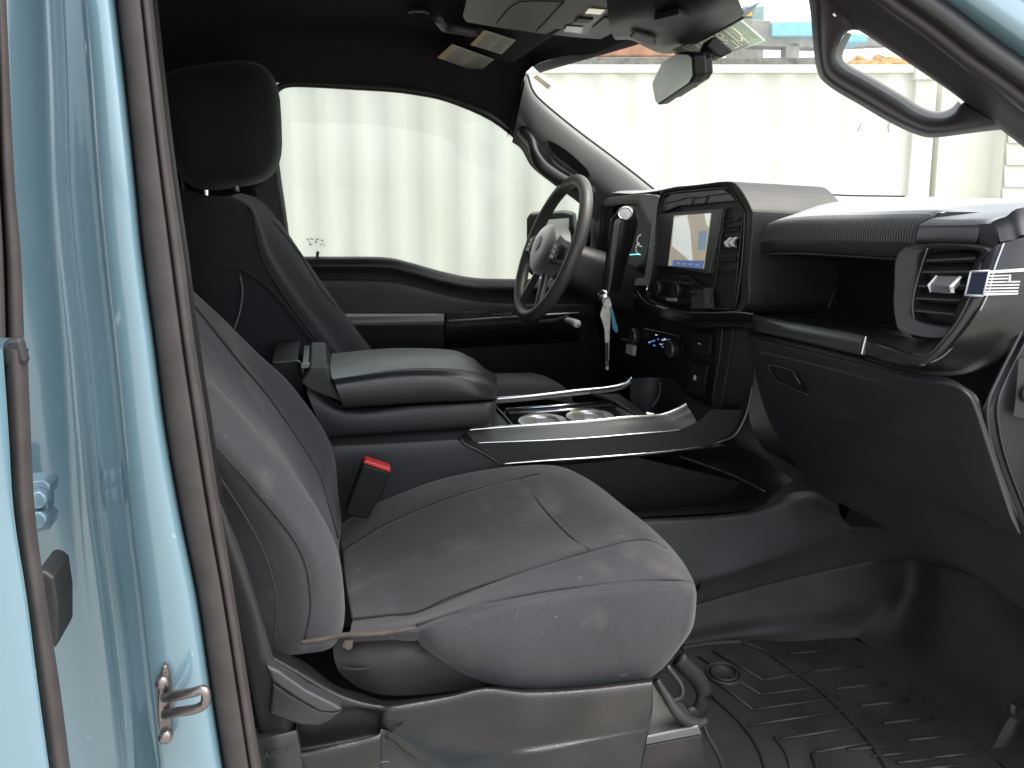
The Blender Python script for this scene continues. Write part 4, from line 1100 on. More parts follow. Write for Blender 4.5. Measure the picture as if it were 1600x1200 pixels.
# ================= dashboard =================
M['hoodm']=pmat('cluster_hood_vinyl',(.034,.035,.034),.45,bump=.3,sheen=.5)
M['end_gloss']=pmat('end_panel_plastic',(.016,.015,.0145),.34,rvar=.05,var=.1,bump=.15)
M['gauge']=pmat('gauge_black',(.003,.003,.0035),.35,spec=.15)
dash=empty('dashboard',W(.9,1.5,-.84),truck)
XL=.782
def GX(m,rows,mat,nu=5,nv=5,**k): m.grid([[PX(*p) for p in r] for r in rows],mat,nu=nu,nv=nv,**k)
# dash top across the cab: rows lip -> windscreen base, columns passenger end -> driver end
m=MB()
ribm,n_,l_,b_,tc_=nt('ribbed_pad'); b_.inputs['Base Color'].default_value=(.035,.036,.036,1); b_.inputs['Roughness'].default_value=.5
w_=n_.new('ShaderNodeTexWave'); w_.wave_type='BANDS'; w_.bands_direction='Y'; w_.inputs['Scale'].default_value=62; w_.inputs['Distortion'].default_value=.15
l_.new(tc_.outputs['Object'],w_.inputs['Vector'])
bp_=n_.new('ShaderNodeBump'); bp_.inputs['Strength'].default_value=1; bp_.inputs['Distance'].default_value=.0025
l_.new(w_.outputs['Fac'],bp_.inputs['Height']); l_.new(bp_.outputs[0],b_.inputs['Normal'])
lipx=[1183,1215,1260,1320,1390,1428,1440]
lipy=[352,345,341,340,339,339,343]
L0=[PX(a,b,XL) for a,b in zip(lipx,lipy)]
back=[V(.86,p.y,p.z+.012) for p in L0]
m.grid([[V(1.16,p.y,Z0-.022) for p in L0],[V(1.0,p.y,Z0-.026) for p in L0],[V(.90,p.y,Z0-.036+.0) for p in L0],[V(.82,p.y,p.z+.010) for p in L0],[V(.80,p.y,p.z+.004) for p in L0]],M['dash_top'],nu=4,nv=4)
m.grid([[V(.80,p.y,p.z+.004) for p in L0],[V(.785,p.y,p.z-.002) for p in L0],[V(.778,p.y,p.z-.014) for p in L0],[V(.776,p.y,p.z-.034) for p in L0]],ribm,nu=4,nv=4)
b1=[V(.776,p.y,p.z-.034) for p in L0]
m.grid([b1,[V(.774,p.y,p.z-.037) for p in L0],[V(.776,p.y,p.z-.055) for p in L0],[V(.790,p.y,p.z-.062) for p in L0]],M['plastic'],nu=4,nv=3)
m.tube([V(.775,p.y,p.z-.0585) for p in L0],.0014,M['satin_dark'],n=6)
pe=L0[-1]; py_=pe.y-.0015
prf=[V(1.16,py_,Z0-.022),V(1.0,py_,Z0-.026),V(.90,py_,Z0-.036),V(.82,py_,pe.z+.010),V(.80,py_,pe.z+.004),V(.785,py_,pe.z-.002),V(.778,py_,pe.z-.014),V(.776,py_,pe.z-.034),V(.7745,py_,pe.z-.037),V(.776,py_,pe.z-.055),V(.79,py_,pe.z-.062),V(1.16,py_,pe.z-.062)]
m.prism(prf,(0,.001,0),M['plastic_soft'])
m.build('dash_pad',dash)
# dash top over centre and driver side
m=MB()
ys_=[1.27,1.33,1.42,1.6,1.75,1.9,2.05,2.17]
def drow(x,zs): return [W(x,y,z) for y,z in zip(ys_,zs)]
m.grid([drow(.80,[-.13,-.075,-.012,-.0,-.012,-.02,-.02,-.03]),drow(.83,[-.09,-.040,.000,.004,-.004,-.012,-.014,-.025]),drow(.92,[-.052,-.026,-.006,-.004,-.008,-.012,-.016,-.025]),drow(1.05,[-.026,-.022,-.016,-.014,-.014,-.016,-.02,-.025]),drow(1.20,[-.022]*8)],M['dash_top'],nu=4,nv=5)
m.build('dash_top',dash)
m=MB(); m.tube([W(.83,1.34,-.012),W(.90,1.325,-.012),W(.98,1.30,-.018),W(1.1,1.27,-.020)],.0015,M['seam'],n=6); m.build('panel_gap',dash)
# passenger end cap: sloped top, corner
m=MB()
E=[P(1438,351,.864),P(1480,352,.842),P(1528,351,.822),P(1548,349,.808)]
def fwd(x,z): return [V(x,p.y,z+Z0+ .0*k) for k,p in enumerate(E)]
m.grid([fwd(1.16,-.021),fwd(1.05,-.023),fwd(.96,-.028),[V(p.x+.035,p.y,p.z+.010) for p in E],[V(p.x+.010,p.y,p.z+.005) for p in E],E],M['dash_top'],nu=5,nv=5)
G(m,[[(1438,351,.864),(1480,352,.842),(1524,351,.824)],[(1436,355,.858),(1480,357,.838),(1530,357,.815)],[(1432,372,.857),(1480,376,.838),(1526,378,.815)],[(1430,385,.865),(1480,386,.845),(1515,387,.83)]],M['plastic_soft'],nu=5,nv=4)
G(m,[[(1524,351,.824),(1548,349,.808)],[(1530,357,.815),(1557,357,.797)],[(1530,375,.813),(1560,380,.787)],[(1526,395,.818),(1546,402,.797)],[(1520,420,.828),(1536,425,.805)]],M['satin_dark'],nu=4,nv=5)
S0=[P(1548,349,.808),P(1572,338,.803),P(1604,323,.800),W(1.0,.795,-.024),W(1.16,.79,-.020)]
S1=[P(1557,357,.797),P(1580,352,.790),P(1612,344,.785),W(1.0,.775,-.060),W(1.16,.77,-.060)]
S2=[P(1563,378,.786),P(1586,374,.778),P(1616,369,.772),W(1.0,.76,-.10),W(1.16,.76,-.10)]
m.grid([S0,S1,S2],M['plastic_soft'],nu=4,nv=4)
ec=m.build('dash_end',dash)
m=MB()
# large C frame: gloss outer band
inn=[(1566,380),(1552,418),(1540,462),(1520,500),(1494,533),(1470,556),(1440,570),(1400,567),(1350,553)]
mid_=[(1612,368),(1604,410),(1594,455),(1580,498),(1560,530),(1530,560),(1490,580),(1420,578),(1350,556)]
outb=[(1680,358),(1668,410),(1650,455),(1618,500),(1582,545),(1545,573),(1495,587),(1420,582),(1350,560)]
yy=[.775,.77,.768,.77,.785,.81,.83,.88,.96]
m.grid([[P(a,b,y+.006) for (a,b),y in zip(inn,yy)],[P(a,b,y-.008) for (a,b),y in zip(mid_,yy)],[P(a,b,y-.010) for (a,b),y in zip(outb,yy)],[P(a+4,b+3,y+.03) for (a,b),y in zip(outb,yy)]],M['end_gloss'],nu=5,nv=5)
m.build('end_panel',dash)
# satin inner band of the C frame
m=MB()
i2=[(1538,392),(1528,428),(1513,470),(1492,508),(1470,535),(1448,555),(1425,553),(1385,540),(1347,529)]
o2_=[(1567,379),(1553,417),(1541,461),(1521,499),(1495,532),(1470,557),(1436,571),(1395,566),(1347,553)]
yy2=[.80,.795,.79,.80,.815,.835,.86,.91,.98]
m.grid([[P(a,b,y+.03) for (a,b),y in zip(i2,yy2)],[P(a,b,y) for (a,b),y in zip(i2,yy2)],[P(a*.5+c*.5,b*.5+d*.5,y-.012) for (a,b),(c,d),y in zip(i2,o2_,yy2)],[P(c,d,y-.018) for (c,d),y in zip(o2_,yy2)]],M['satin_dark'],nu=5,nv=4)
m.tube([P(a,b,y-.001) for (a,b),y in zip(i2[:7],yy2)],.0012,M['satin'],n=6)
m.tube([P(a+1,b+1,y-.020) for (a,b),y in zip(o2_[:7],yy2)],.0018,pmat('bright_edge',(.35,.35,.36),.25,metal=.9),n=6)
m.build('end_frame',dash)
# flag applique across the end
m=MB(); prt=M['white']; nav=pmat('applique_navy',(.02,.025,.05),.3)
def FQ(a,b):   # follows the end panel
    t=(a-1508)/(1600-1508); return P(a,b,.7555-.012*min(1,max(0,t*1.4))+(.018 if a<1530 else 0))
def fq(m,pts,mat,d=0): 
    q=[FQ(a,b)-V(0,d,0) for a,b in pts]; m.add(q,[list(range(len(q)))],mat)
for a_,b_ in (((1516,424),(1545,423)),((1545,423),(1535,462)),((1535,462),(1507,461)),((1507,461),(1516,424))):
    m.tube([FQ(*a_)-V(0,.001,0),FQ(*b_)-V(0,.001,0)],.0012,prt,n=6,lin=True)
fq(m,[(1516,424),(1545,423),(1535,462),(1507,461)],nav,.0)
fq(m,[(1545,423),(1640,416),(1640,422),(1544,427.5)],prt)
fq(m,[(1538,458),(1534,462),(1590,460),(1592,457.5)],prt)
for k in range(6):
    yb=430+k*4.9; x1=1579 if k<2 else 1594-(k-2)*1.0
    x0=1546-k*1.6
    fq(m,[(x0,yb),(x1,yb-.9),(x1,yb+1.3),(x0,yb+2.4)],prt)
fq(m,[(1577,429),(1580,429),(1579,441),(1576,441)],prt)
m.build('flag_applique',dash)
# shelf cavity
m=MB()
zt=-.100
yl0=PX(1172,440,XL).y; yr0=PX(1405,440,.80).y
ca=[(1180,400),(1172,440),(1172,478),(1180,492)]
GX(m,[[(1183,402,.80),(1173,440,.80),(1173,478,.80),(1184,494,.80)],[(1205,412,.93),(1196,440,.93),(1196,466,.93),(1202,478,.93)]],M['plastic_soft'],nu=4,nv=4)
GX(m,[[(1205,405,.94),(1420,395,.94)],[(1200,480,.94),(1412,524,.94)]],M['plastic_dark'],nu=3,nv=3)
GX(m,[[(1183,398,.80),(1430,396,.80)],[(1205,410,.94),(1460,405,.94)]],M['plastic_dark'],nu=3,nv=3)
GX(m,[[(1178,493,.79),(1250,507,.79),(1350,524,.80),(1440,545,.82)],[(1204,479,.90),(1270,490,.90),(1350,506,.90),(1420,520,.90)]],M['plastic'],nu=3,nv=3)
m.grid([[PX(1204,479,.90),PX(1270,490,.90),PX(1350,505,.90),PX(1405,516,.90)],[PX(1212,475,.93),PX(1276,484,.93),PX(1350,497,.93),PX(1405,508,.93)]],M['satin_dark'],nu=3,nv=2)  # satin strip laid in as the highlight on the shelf floor
m.tube([PX(1306,448,.93),PX(1300,465,.92),PX(1294,482,.91)],.003,M['plastic_soft'],n=8)
m.build('dash_shelf',dash)
# shelf front trim
m=MB()
sh1=[(1173,491),(1200,497),(1260,508),(1320,519),(1355,526)]
sh2=[(1173,514),(1200,520),(1260,533),(1320,547),(1352,554)]
m.grid([[PX(a,b,.80) for a,b in sh1],[PX(a,b+.5,.772) for a,b in sh1],[PX(a,b,.768) for a,b in sh2],[PX(a,b+3,.79) for a,b in sh2]],M['satin'],nu=4,nv=4)
m.build('shelf_trim',dash)
m=MB(); m.grid([[PX(1345,524,.772),PX(1352,525,.765),PX(1361,534,.78)],[PX(1338,551,.770),PX(1346,553,.763),PX(1356,556,.78)]],ch,nu=3,nv=2); m.build('trim_clip',dash)
# underside lip of the shelf on the right of the clip
m=MB()
G(m,[[(1352,526,.99),(1385,538,.91),(1425,552,.86),(1448,554,.836)],[(1370,520,1.02),(1410,525,.93),(1440,530,.89),(1470,530,.84)]],M['satin'],nu=4,nv=3)
m.build('shelf_end',dash)
# side vent
def vent(m_,corn,louv,x0,depth,mat):
    pass
vn=MB()
fo=[(1412,387),(1536,387),(1530,410),(1516,455),(1497,500),(1475,528),(1412,520),(1398,500),(1396,450)]
fi=[(1444,391),(1526,392),(1521,412),(1507,450),(1489,492),(1481,510),(1428,499),(1428,470),(1432,430)]
def VY(a,b): return .79+ (1536-a)/140*.085
o=[P(a,b,VY(a,b)) for a,b in fo]; i=[P(a,b,VY(a,b)+.004) for a,b in fi]
o=cr(o,5,closed=True); i=cr(i,5,closed=True); vn.ring(o,i,(.03,.01,0),M['plastic'])
q=[p+V(.04,.015,0) for p in o]; vn.add(q,[list(range(len(q)))],M['plastic_dark'])
vent_=vn.build('air_vent',dash,bevel=.002)
m=MB(); m.tube([P(a,b,VY(a,b)-.002) for a,b in [(1449,388),(1440,415),(1430,450),(1426,478),(1428,499)]],.0011,M['satin'],n=6); m.build('vent_edge',vent_)
m=MB()
for k,(a0,b0,a1,b1) in enumerate([(1446,406,1524,402),(1440,424,1518,423),(1434,446,1510,445),(1430,465,1502,468),(1428,484,1494,490)]):
    p0=P(a0,b0,VY(a0,b0)+.006); p1=P(a1,b1,VY(a1,b1)+.006)
    m.prism([p0,p1,p1+V(.022,.006,.010),p0+V(.022,.006,.010)],(0,0,-.0022),M['plastic'])
m.build('louvre',vent_)
m=MB()
t0=[(1452,447),(1463,432),(1495,431),(1485,448)]
yv=.80
top_=[P(1452,444,yv+.02),P(1465,431,yv+.03),P(1501,432,yv),P(1486,447,yv-.012)]
m.prism(top_,(0,0,-.010),pmat('vent_tab_grey',(.17,.17,.175),.35,metal=.5))
m.prism([P(1484,447,yv-.014),P(1500,431,yv-.004),P(1504,433,yv-.004),P(1491,447,yv-.014),P(1492,458,yv-.014),P(1486,457,yv-.014)],(-.002,-.001,0),pmat('vent_tab_bright',(.40,.40,.41),.3,metal=.7))
m.prism([P(1450,445,yv+.018),P(1463,430,yv+.028),P(1466,431,yv+.028),P(1454,446,yv+.018),P(1457,456,yv+.018),P(1454,457,yv+.018)],(-.002,-.001,0),M['grey_print'])
m.build('vent_tab',vent_,bevel=.001)
# glove box and lower dash
m=MB()
GX(m,[[(1165,515,.80),(1180,518,.79),(1250,533,.785),(1350,556,.785),(1420,580,.79),(1480,590,.795),(1520,612,.80)],
      [(1168,520,.782),(1182,525,.776),(1250,541,.773),(1350,566,.773),(1425,586,.777),(1485,598,.782),(1528,622,.79)],
      [(1175,560,.775),(1190,562,.772),(1260,575,.770),(1350,595,.770),(1430,612,.773),(1495,630,.777),(1536,650,.787)],
      [(1195,640,.795),(1215,645,.793),(1280,665,.79),(1370,690,.79),(1450,712,.79),(1510,735,.792),(1556,752,.797)],
      [(1225,700,.815),(1245,706,.813),(1310,722,.81),(1400,752,.81),(1480,784,.81),(1535,806,.81),(1590,830,.812)],
      [(1250,735,.828),(1290,742,.827),(1340,752,.825),(1420,778,.824),(1500,806,.823),(1560,830,.823),(1606,852,.824)],
      [(1262,760,.835),(1300,775,.832),(1350,800,.832),(1430,842,.832),(1520,890,.832),(1570,920,.832),(1640,958,.832)],
      [(1280,772,.86),(1310,785,.86),(1360,812,.86),(1440,856,.86),(1530,905,.86),(1590,945,.86),(1660,990,.86)]],M['plastic'],nu=5,nv=5)
m.build('lower_panel',dash)
m=MB()
gb=[(1181,526),(1250,542),(1350,567),(1425,588),(1488,598),(1516,612),(1530,636),(1545,680),(1568,750),(1595,835)]
def lift(a,b,dx): return PX(a,b,.772+max(0,b-600)*.00022+dx)
inner=[(1186,534),(1250,549),(1350,574),(1425,595),(1484,605),(1508,618),(1520,640),(1534,684),(1556,752),(1580,826)]
m.grid([[lift(a,b,.004) for a,b in gb],[lift(a*.5+c*.5,b*.5+d*.5,-.006) for (a,b),(c,d) in zip(gb,inner)],[lift(c,d,-.008) for c,d in inner],[lift(c-14 if k>5 else c,d+ (14 if k<5 else 8 if k==5 else 0),-.0085) for k,(c,d) in enumerate(inner)]],M['plastic'],nu=4,nv=4)
lo_=[(1196,560),(1262,575),(1350,600),(1425,622),(1470,640),(1480,660),(1492,690),(1508,730),(1528,778),(1548,822)]
lo3=[(1368,737),(1380,741),(1400,748),(1425,757),(1450,767),(1470,776),(1490,785),(1510,795),(1530,806),(1548,815)]
m.grid([[lift(c-14 if k>5 else c,d+(14 if k<5 else 8 if k==5 else 0),-.0085) for k,(c,d) in enumerate(inner)],[lift(a,b,-.0085) for a,b in lo_],[lift(a*.5+c*.5,b*.5+d*.5,-.006) for (a,b),(c,d) in zip(lo_,lo3)]],M['plastic'],nu=4,nv=4)
m.build('glove_box',dash)
gbx=dash.children[-1]
m=MB()
m.grid([[lift(1200,571,-.0095),lift(1240,582,-.0095),lift(1251,596,-.0095),lift(1263,616,-.0095)],[lift(1206,590,-.0095),lift(1232,602,-.0092),lift(1244,608,-.0092),lift(1256,614,-.0092)]],M['plastic_dark'],nu=4,nv=3)
m.tube([lift(*p,-.012) for p in [(1200,570),(1220,574),(1238,580),(1244,590),(1250,600)]],.0015,M['satin_dark'],n=6)
m.tube([lift(*p,-.012) for p in [(1200,570),(1206,584),(1216,596),(1236,606),(1263,617)]],.0018,M['plastic_soft'],n=6)
m.build('latch_handle',gbx)
m=MB()
sp=pmat('dust_speck',(.4,.4,.4),.8)
random.seed(11)
for k in range(26):
    a=1318+random.gauss(0,14); b=636+random.gauss(0,16); p=lift(a,b,-.0096)
    s_=random.uniform(.0003,.0009); m.add([p,p+V(0,s_,s_*.4),p+V(0,s_*.7,s_)],[[0,1,2]],sp)
m.build('dust_marks',gbx)
# end panel towards door (kick side) with two raised lines
m=MB()
def band(cols_,ys,mat,nu=4,nv=5): m.grid([[P(a,b,y) for (a,b),y in zip(r,ys)] for r in cols_],mat,nu=nu,nv=nv)
band([[(1614,470),(1630,470),(1660,470)],[(1585,545),(1602,545),(1650,545)],[(1545,620),(1572,620),(1650,620)],[(1533,650),(1556,650),(1650,650)],[(1545,700),(1566,700),(1650,700)],[(1572,780),(1592,780),(1660,780)],[(1600,845),(1620,845),(1680,845)]],[.775,.765,.76],M['plastic'])
m.build('dash_side',dash)
m=MB()
for dx,r in ((0,.0022),(14,.0022)):
    m.tube([P(1618+dx,468,.764),P(1590+dx,530,.764),P(1560+dx,590,.764),P(1545+dx*1.1,625,.763),P(1543+dx*1.2,660,.763),P(1556+dx*1.2,720,.763),P(1592+dx*1.2,815,.763)],r,M['satin_dark'],n=8)
m.build('side_seal',dash)
m=MB()
G(m,[[(1592,560,.752),(1620,560,.75)],[(1588,610,.752),(1620,610,.75)],[(1584,650,.752),(1625,660,.75)]],M['rubber_black'],nu=2,nv=3)
m.lathe(P(1606,614,.75),(0,-1,0),[(.012,0),(.012,.004),(.009,.006)],M['plastic'],20)
m.build('door_check',truck)
# door-side sill trim low at the corner
m=MB()
G(m,[[(1545,1180,.80),(1575,1125,.80),(1600,1105,.80),(1640,1090,.80)],[(1550,1215,.795),(1580,1160,.79),(1610,1140,.79),(1650,1120,.79)],[(1560,1290,.79),(1590,1290,.785),(1630,1290,.785),(1670,1290,.785)]],M['plastic_dark'],nu=4,nv=4)
m.tube([P(1583,1100,.80),P(1582,1112,.80),P(1592,1122,.80),P(1606,1124,.80)],.006,M['rubber_black'],n=8)
m.build('sill_trim',truck)

# ================= centre stack =================
stack=empty('centre_stack',W(.8,1.5,-.84),truck)
m=MB()
oo=[(1014,440),(1020,400),(1023,345),(1030,304),(1044,294),(1090,288),(1134,283),(1152,291),(1171,322),(1174,345),(1169,420),(1160,486),(1090,492),(1010,470)]
ii=[(1021,436),(1026,400),(1029,350),(1036,311),(1046,302),(1090,297),(1132,294),(1144,301),(1160,326),(1163,346),(1158,420),(1149,484),(1090,488),(1018,466)]
m.ring(cr([PX(a,b,.752) for a,b in oo],4,closed=True),cr([PX(a,b,.760) for a,b in ii],4,closed=True),(.20,0,-.01),M['plastic'],smooth=False)
m.build('stack_hood',stack,bevel=.005,seg=3,ang=25)
m=MB()
m.tube([PX(a,b,.757) for a,b in ii[1:12]],.0011,M['satin'],n=6,seg=4)
m.build('hood_edge',stack)
m=MB()
m.prism([PX(a,b,.772) for a,b in ii],(.01,0,0),M['plastic'])
m.prism([PX(a,b,.762) for a,b in [(1030,338),(1034,312),(1048,303),(1130,295),(1142,303),(1150,314),(1060,322),(1032,334)]],(.012,0,0),M['bezel'])
m.build('stack_face',stack,bevel=.0015)
m=MB()
for dx in (0,21):
    m.tube([PX(a+dx,b-dx*.06,.7605) for a,b in [(1063,324),(1078,322),(1081,318),(1085,308)]],.0011,M['seam'],n=6,lin=True)
    m.tube([PX(a+dx,b-dx*.06,.7605) for a,b in [(1066,311),(1085,308)]],.0009,M['seam'],n=6,lin=True)
m.tube([PX(1040,318,.7605),PX(1066,312,.7605)],.0009,M['seam'],n=6,lin=True); m.tube([PX(1106,306,.7605),PX(1140,302,.7605)],.0009,M['seam'],n=6,lin=True)
m.build('tray_lid',stack)
# display
m=MB()
sb_=[(1027,334),(1129,325),(1126,360),(1108,427),(1024,415)]
m.prism([PX(a,b,.756) for a,b in [(1029,334),(1127,325),(1122,360),(1106,428),(1023,414)]],(.016,0,0),M['bezel'])
disp=m.build('display',stack,bevel=.003)
m=MB()
scr=[PX(a,b,.7545) for a,b in [(1053,337),(1111,333),(1099,420),(1044,415)]]
def SC(u,w,d=0): return (scr[0].lerp(scr[1],u)).lerp(scr[3].lerp(scr[2],u),w)-V(d,0,0)
e1=pmat('screen_beige',(.30,.27,.21),.15,emis=.22); e2=pmat('screen_pale',(.42,.45,.42),.15,emis=.28); e3=pmat('screen_blue',(.07,.10,.22),.15,emis=.25); e4=pmat('screen_teal',(.16,.22,.28),.15,emis=.2)
m.prism(scr,(.001,0,0),e1)
def sp_(pts,mt,d): m.add([SC(u,w,d) for u,w in pts],[list(range(len(pts)))],mt)
sp_([(.02,.05),(.38,.0),(.52,.3),(.72,.95),(.52,.82),(.05,.60)],e2,.0006)
sp_([(.84,.0),(1,0),(1,.25),(.93,.2)],e2,.0006)
sp_([(.76,.32),(.98,.30),(.99,.64),(.80,.66)],e4,.0009)
sp_([(.14,.88),(1.0,.85),(1.0,1.0),(.14,1.0)],e3,.0009)
for k in range(4):
    sp_([(.25+k*.18,.92),(.36+k*.18,.915),(.36+k*.18,.95),(.25+k*.18,.955)],e4,.0012)
m.build('screen',disp)
# vents of the stack
for (cn,tab) in (([(1128,330),(1160,326),(1152,421),(1120,424)],(1140,378)),([(1028,338),(1034,337),(1029,412),(1022,410)],None)):
    m=MB(); q=[PX(a,b,.766) for a,b in cn]; m.prism(q,(.002,0,0),M['rubber_black']); v_=m.build('air_vent',stack)
    m=MB()
    for k in range(1,6):
        a=q[0].lerp(q[3],k/6); b=q[1].lerp(q[2],k/6)
        m.prism([a-V(.006,0,0),b-V(.006,0,0),b+V(.0,0,.006),a+V(.0,0,.006)],(0,0,-.002),M['plastic'])
    m.build('louvre',v_)
    if tab:
        m=MB()
        for dx in (0,8):
            m.prism([PX(a+dx,b-dx*.1,.755) for a,b in [(1130,379),(1139,371),(1145,371),(1137,379),(1140,387),(1134,386)]],(.006,0,0),pmat('tab_bright',(.7,.7,.7),.25,metal=.8))
        m.build('vent_tab',v_,bevel=.001)
m=MB()
m.tube([PX(a,b,.757) for a,b in [(1132,328),(1124,390),(1117,440),(1108,482)]],.0014,M['satin_dark'],n=6)
m.tube([PX(a,b,.758) for a,b in [(1113,483),(1138,482),(1145,478),(1152,424),(1160,340),(1158,328)]],.0012,M['satin_dark'],n=6)
m.tube([PX(a,b,.759) for a,b in [(1120,425),(1152,422)]],.001,M['satin_dark'],n=6,lin=True)
m.build('stack_trim',stack)
# controls
m=MB(); m.prism([PX(a,b,.764) for a,b in [(1020,430),(1075,430),(1098,448),(1100,470),(1060,478),(1015,462)]],(.006,0,0),M['rubber_black']); ctl=m.build('control_panel',stack,bevel=.003)
for (a,b,r) in ((1036,450,.016),(1065,453,.017)):
    m=MB(); m.lathe(PX(a,b,.764),(-1,0,.05),[(r,0),(r,.016),(r*.9,.020),(r*.75,.018),(0.001,.018)],M['plastic'],28); m.lathe(PX(a,b,.764),(-1,0,.05),[(r*1.02,.014),(r*1.06,.016),(r*1.02,.018)],M['satin'],28,caps=False); m.build('knob',ctl)
for k in range(5):
    m=MB(); m.prism([PX(a+k*9.5,b+k*.6,.752) for a,b in [(1036,438),(1043,438.5),(1043,443),(1036,442.5)]],(.006,0,0),M['satin_dark'] if k%2 else M['plastic']); m.build('button',ctl,bevel=.0008)
m=MB()
m.prism([PX(a,b,.75) for a,b in [(1078,455),(1092,454),(1095,457),(1080,460)]],(.006,0,0),M['satin'])
m.build('button',ctl,bevel=.0008)
m=MB()
m.prism([PX(a,b,.752) for a,b in [(1040,465),(1055,466),(1054,471),(1041,470)]],(.006,0,0),M['grey_print'])
m.build('button',ctl,bevel=.0008)
# ledge under the stack
m=MB()
la=[(996,455),(1003,466),(1020,478),(1060,487),(1110,489),(1150,488),(1176,491)]
lb=[(996,474),(1004,486),(1020,497),(1060,508),(1085,512),(1120,512),(1176,514)]
m.grid([[PX(a,b-6,.79) for a,b in la],[PX(a,b,.742) for a,b in la],[PX(a,b+3,.737) for a,b in la],[PX(a,b,.741) for a,b in lb],[PX(a,b+4,.77) for a,b in lb]],M['piano'],nu=4,nv=4)
m.tube([PX(a,b,.7405) for a,b in la],.0016,M['satin'],n=6)
m.prism([PX(a,b,.745) for a,b in [(1080,466),(1100,450),(1102,482),(1080,482)]],(.02,0,0),M['satin'])
m.build('ledge',stack)
# lower stack body
m=MB()
GX(m,[[(960,478,.80),(1000,486,.775),(1060,505,.765),(1120,512,.765)],[(960,560,.80),(1000,560,.775),(1060,580,.770),(1115,600,.770)],[(960,620,.80),(1000,610,.79),(1060,618,.78),(1112,634,.78)]],M['plastic_dark'],nu=4,nv=4)
GX(m,[[(1120,512,.765),(1146,512,.775),(1180,515,.80)],[(1115,560,.768),(1140,570,.78),(1178,590,.81)],[(1112,634,.78),(1130,640,.80),(1172,660,.84)],[(1105,690,.79),(1145,700,.82),(1215,740,.88)]],M['plastic'],nu=4,nv=4)
m.tube([PX(a,b,.762) for a,b in [(1129,514),(1124,560),(1117,600),(1113,630)]],.0014,M['satin_dark'],n=6)
m.tube([PX(a,b,.775) for a,b in [(1145,517),(1139,560),(1131,610),(1124,645)]],.0016,M['plastic_soft'],n=6)
m.tube([P(a,b,1.315) for a,b in [(1176,586),(1175,605),(1168,640),(1158,665),(1145,682),(1120,692)]],.0022,M['satin'],n=6)
m.build('stack_body',stack)
m=MB()
m.prism([PX(a,b,.758) for a,b in [(1006,512),(1060,524),(1066,540),(1060,566),(1004,548),(1000,530)]],(.008,0,0),M['piano'])
cl=m.build('climate_panel',stack,bevel=.002)
for (a,b) in ((998,525),(1057,546)):
    m=MB(); m.lathe(PX(a,b,.76),(-1,0,.05),[(.019,0),(.019,.018),(.017,.022),(.013,.020),(.001,.020)],M['plastic'],28); m.lathe(PX(a,b,.76),(-1,0,.05),[(.0195,.015),(.0205,.018),(.0195,.020)],M['satin'],28,caps=False); m.build('knob',cl)
m=MB(); cols_=[pmat('key_light_blue',(.05,.12,.35),.3,emis=.6),pmat('key_light_white',(.6,.65,.7),.3,emis=.25),pmat('key_light_amber',(.6,.15,.03),.3,emis=.5)]
random.seed(3)
for k in range(22):
    a=1013+random.random()*36; b=519+(a-1013)*.28+random.random()*18
    w_=random.uniform(1.2,3.2); mt=cols_[[0,0,1,0,1,0,2,0,1,0,0,1,0,0,1,0,0,0,1,0,0,1][k]]
    m.add([PX(a,b,.7565),PX(a+w_,b+.3,.7565),PX(a+w_,b+1.6,.7565),PX(a,b+1.3,.7565)],[[0,1,2,3]],mt)
m.build('key_icon',cl)
m=MB()
m.prism([PX(a,b,.752) for a,b in [(970,528),(986,533),(986,537),(970,532)]],(.01,0,0),M['satin'])
m.build('toggle_switch',cl,bevel=.002); m=MB()
m.prism([PX(a,b,.752) for a,b in [(978,537),(990,540),(988,556),(977,552)]],(.01,0,0),M['grey_print'])
m.build('toggle_switch',cl,bevel=.002)
for q_,dot in (([(1083,520),(1111,524),(1107,554),(1080,549)],(1092,537,1.6,1.2)),([(1077,567),(1104,572),(1098,617),(1071,609)],(1085,590,1.8,4))):
    m=MB(); q=[PX(a,b,.757) for a,b in q_]; m.prism(q,(.006,0,0),M['plastic_dark'])
    b_=m.build('socket_cover',stack,bevel=.0015)
    m=MB(); m.tube([p-V(.001,0,0) for p in q],.0011,M['satin_dark'],n=6,closed=True,lin=True); m.build('cover_edge',b_)
    m=MB(); a,b,w_,h_=dot; m.prism([PX(a-w_,b-h_,.7555),PX(a+w_,b-h_+.3,.7555),PX(a+w_,b+h_,.7555),PX(a-w_,b+h_-.3,.7555)],(.001,0,0),M['white']); m.build('socket_symbol',b_)

# ================= instrument cluster & driver side dash =================
cl_=empty('instrument_cluster',W(.85,1.95,-.84),truck)
m=MB()
ho=[(930,398),(936,365),(938,325),(948,311),(965,307),(998,303),(1012,304),(1030,308),(1040,330),(1038,440),(1000,445),(940,445)]
hi=[(935,398),(941,365),(943,326),(952,319),(968,317),(994,316),(1000,321),(1014,347),(1016,358),(1006,432),(985,430),(945,420)]
m.ring(cr([PX(a,b,.780) for a,b in ho],4,closed=True),cr([PX(a,b,.79) for a,b in hi],4,closed=True),(.16,0,-.01),M['hoodm'])
m.build('cluster_hood',cl_,bevel=.006,seg=3,ang=25)
m=MB(); m.tube([PX(a,b,.785) for a,b in hi[:10]],.0016,M['satin'],n=6,seg=4); m.build('hood_edge',cl_)
m=MB(); m.prism([PX(a,b,.82) for a,b in hi],(.01,0,0),M['gauge']); m.build('gauge_glass',cl_)
m=MB()
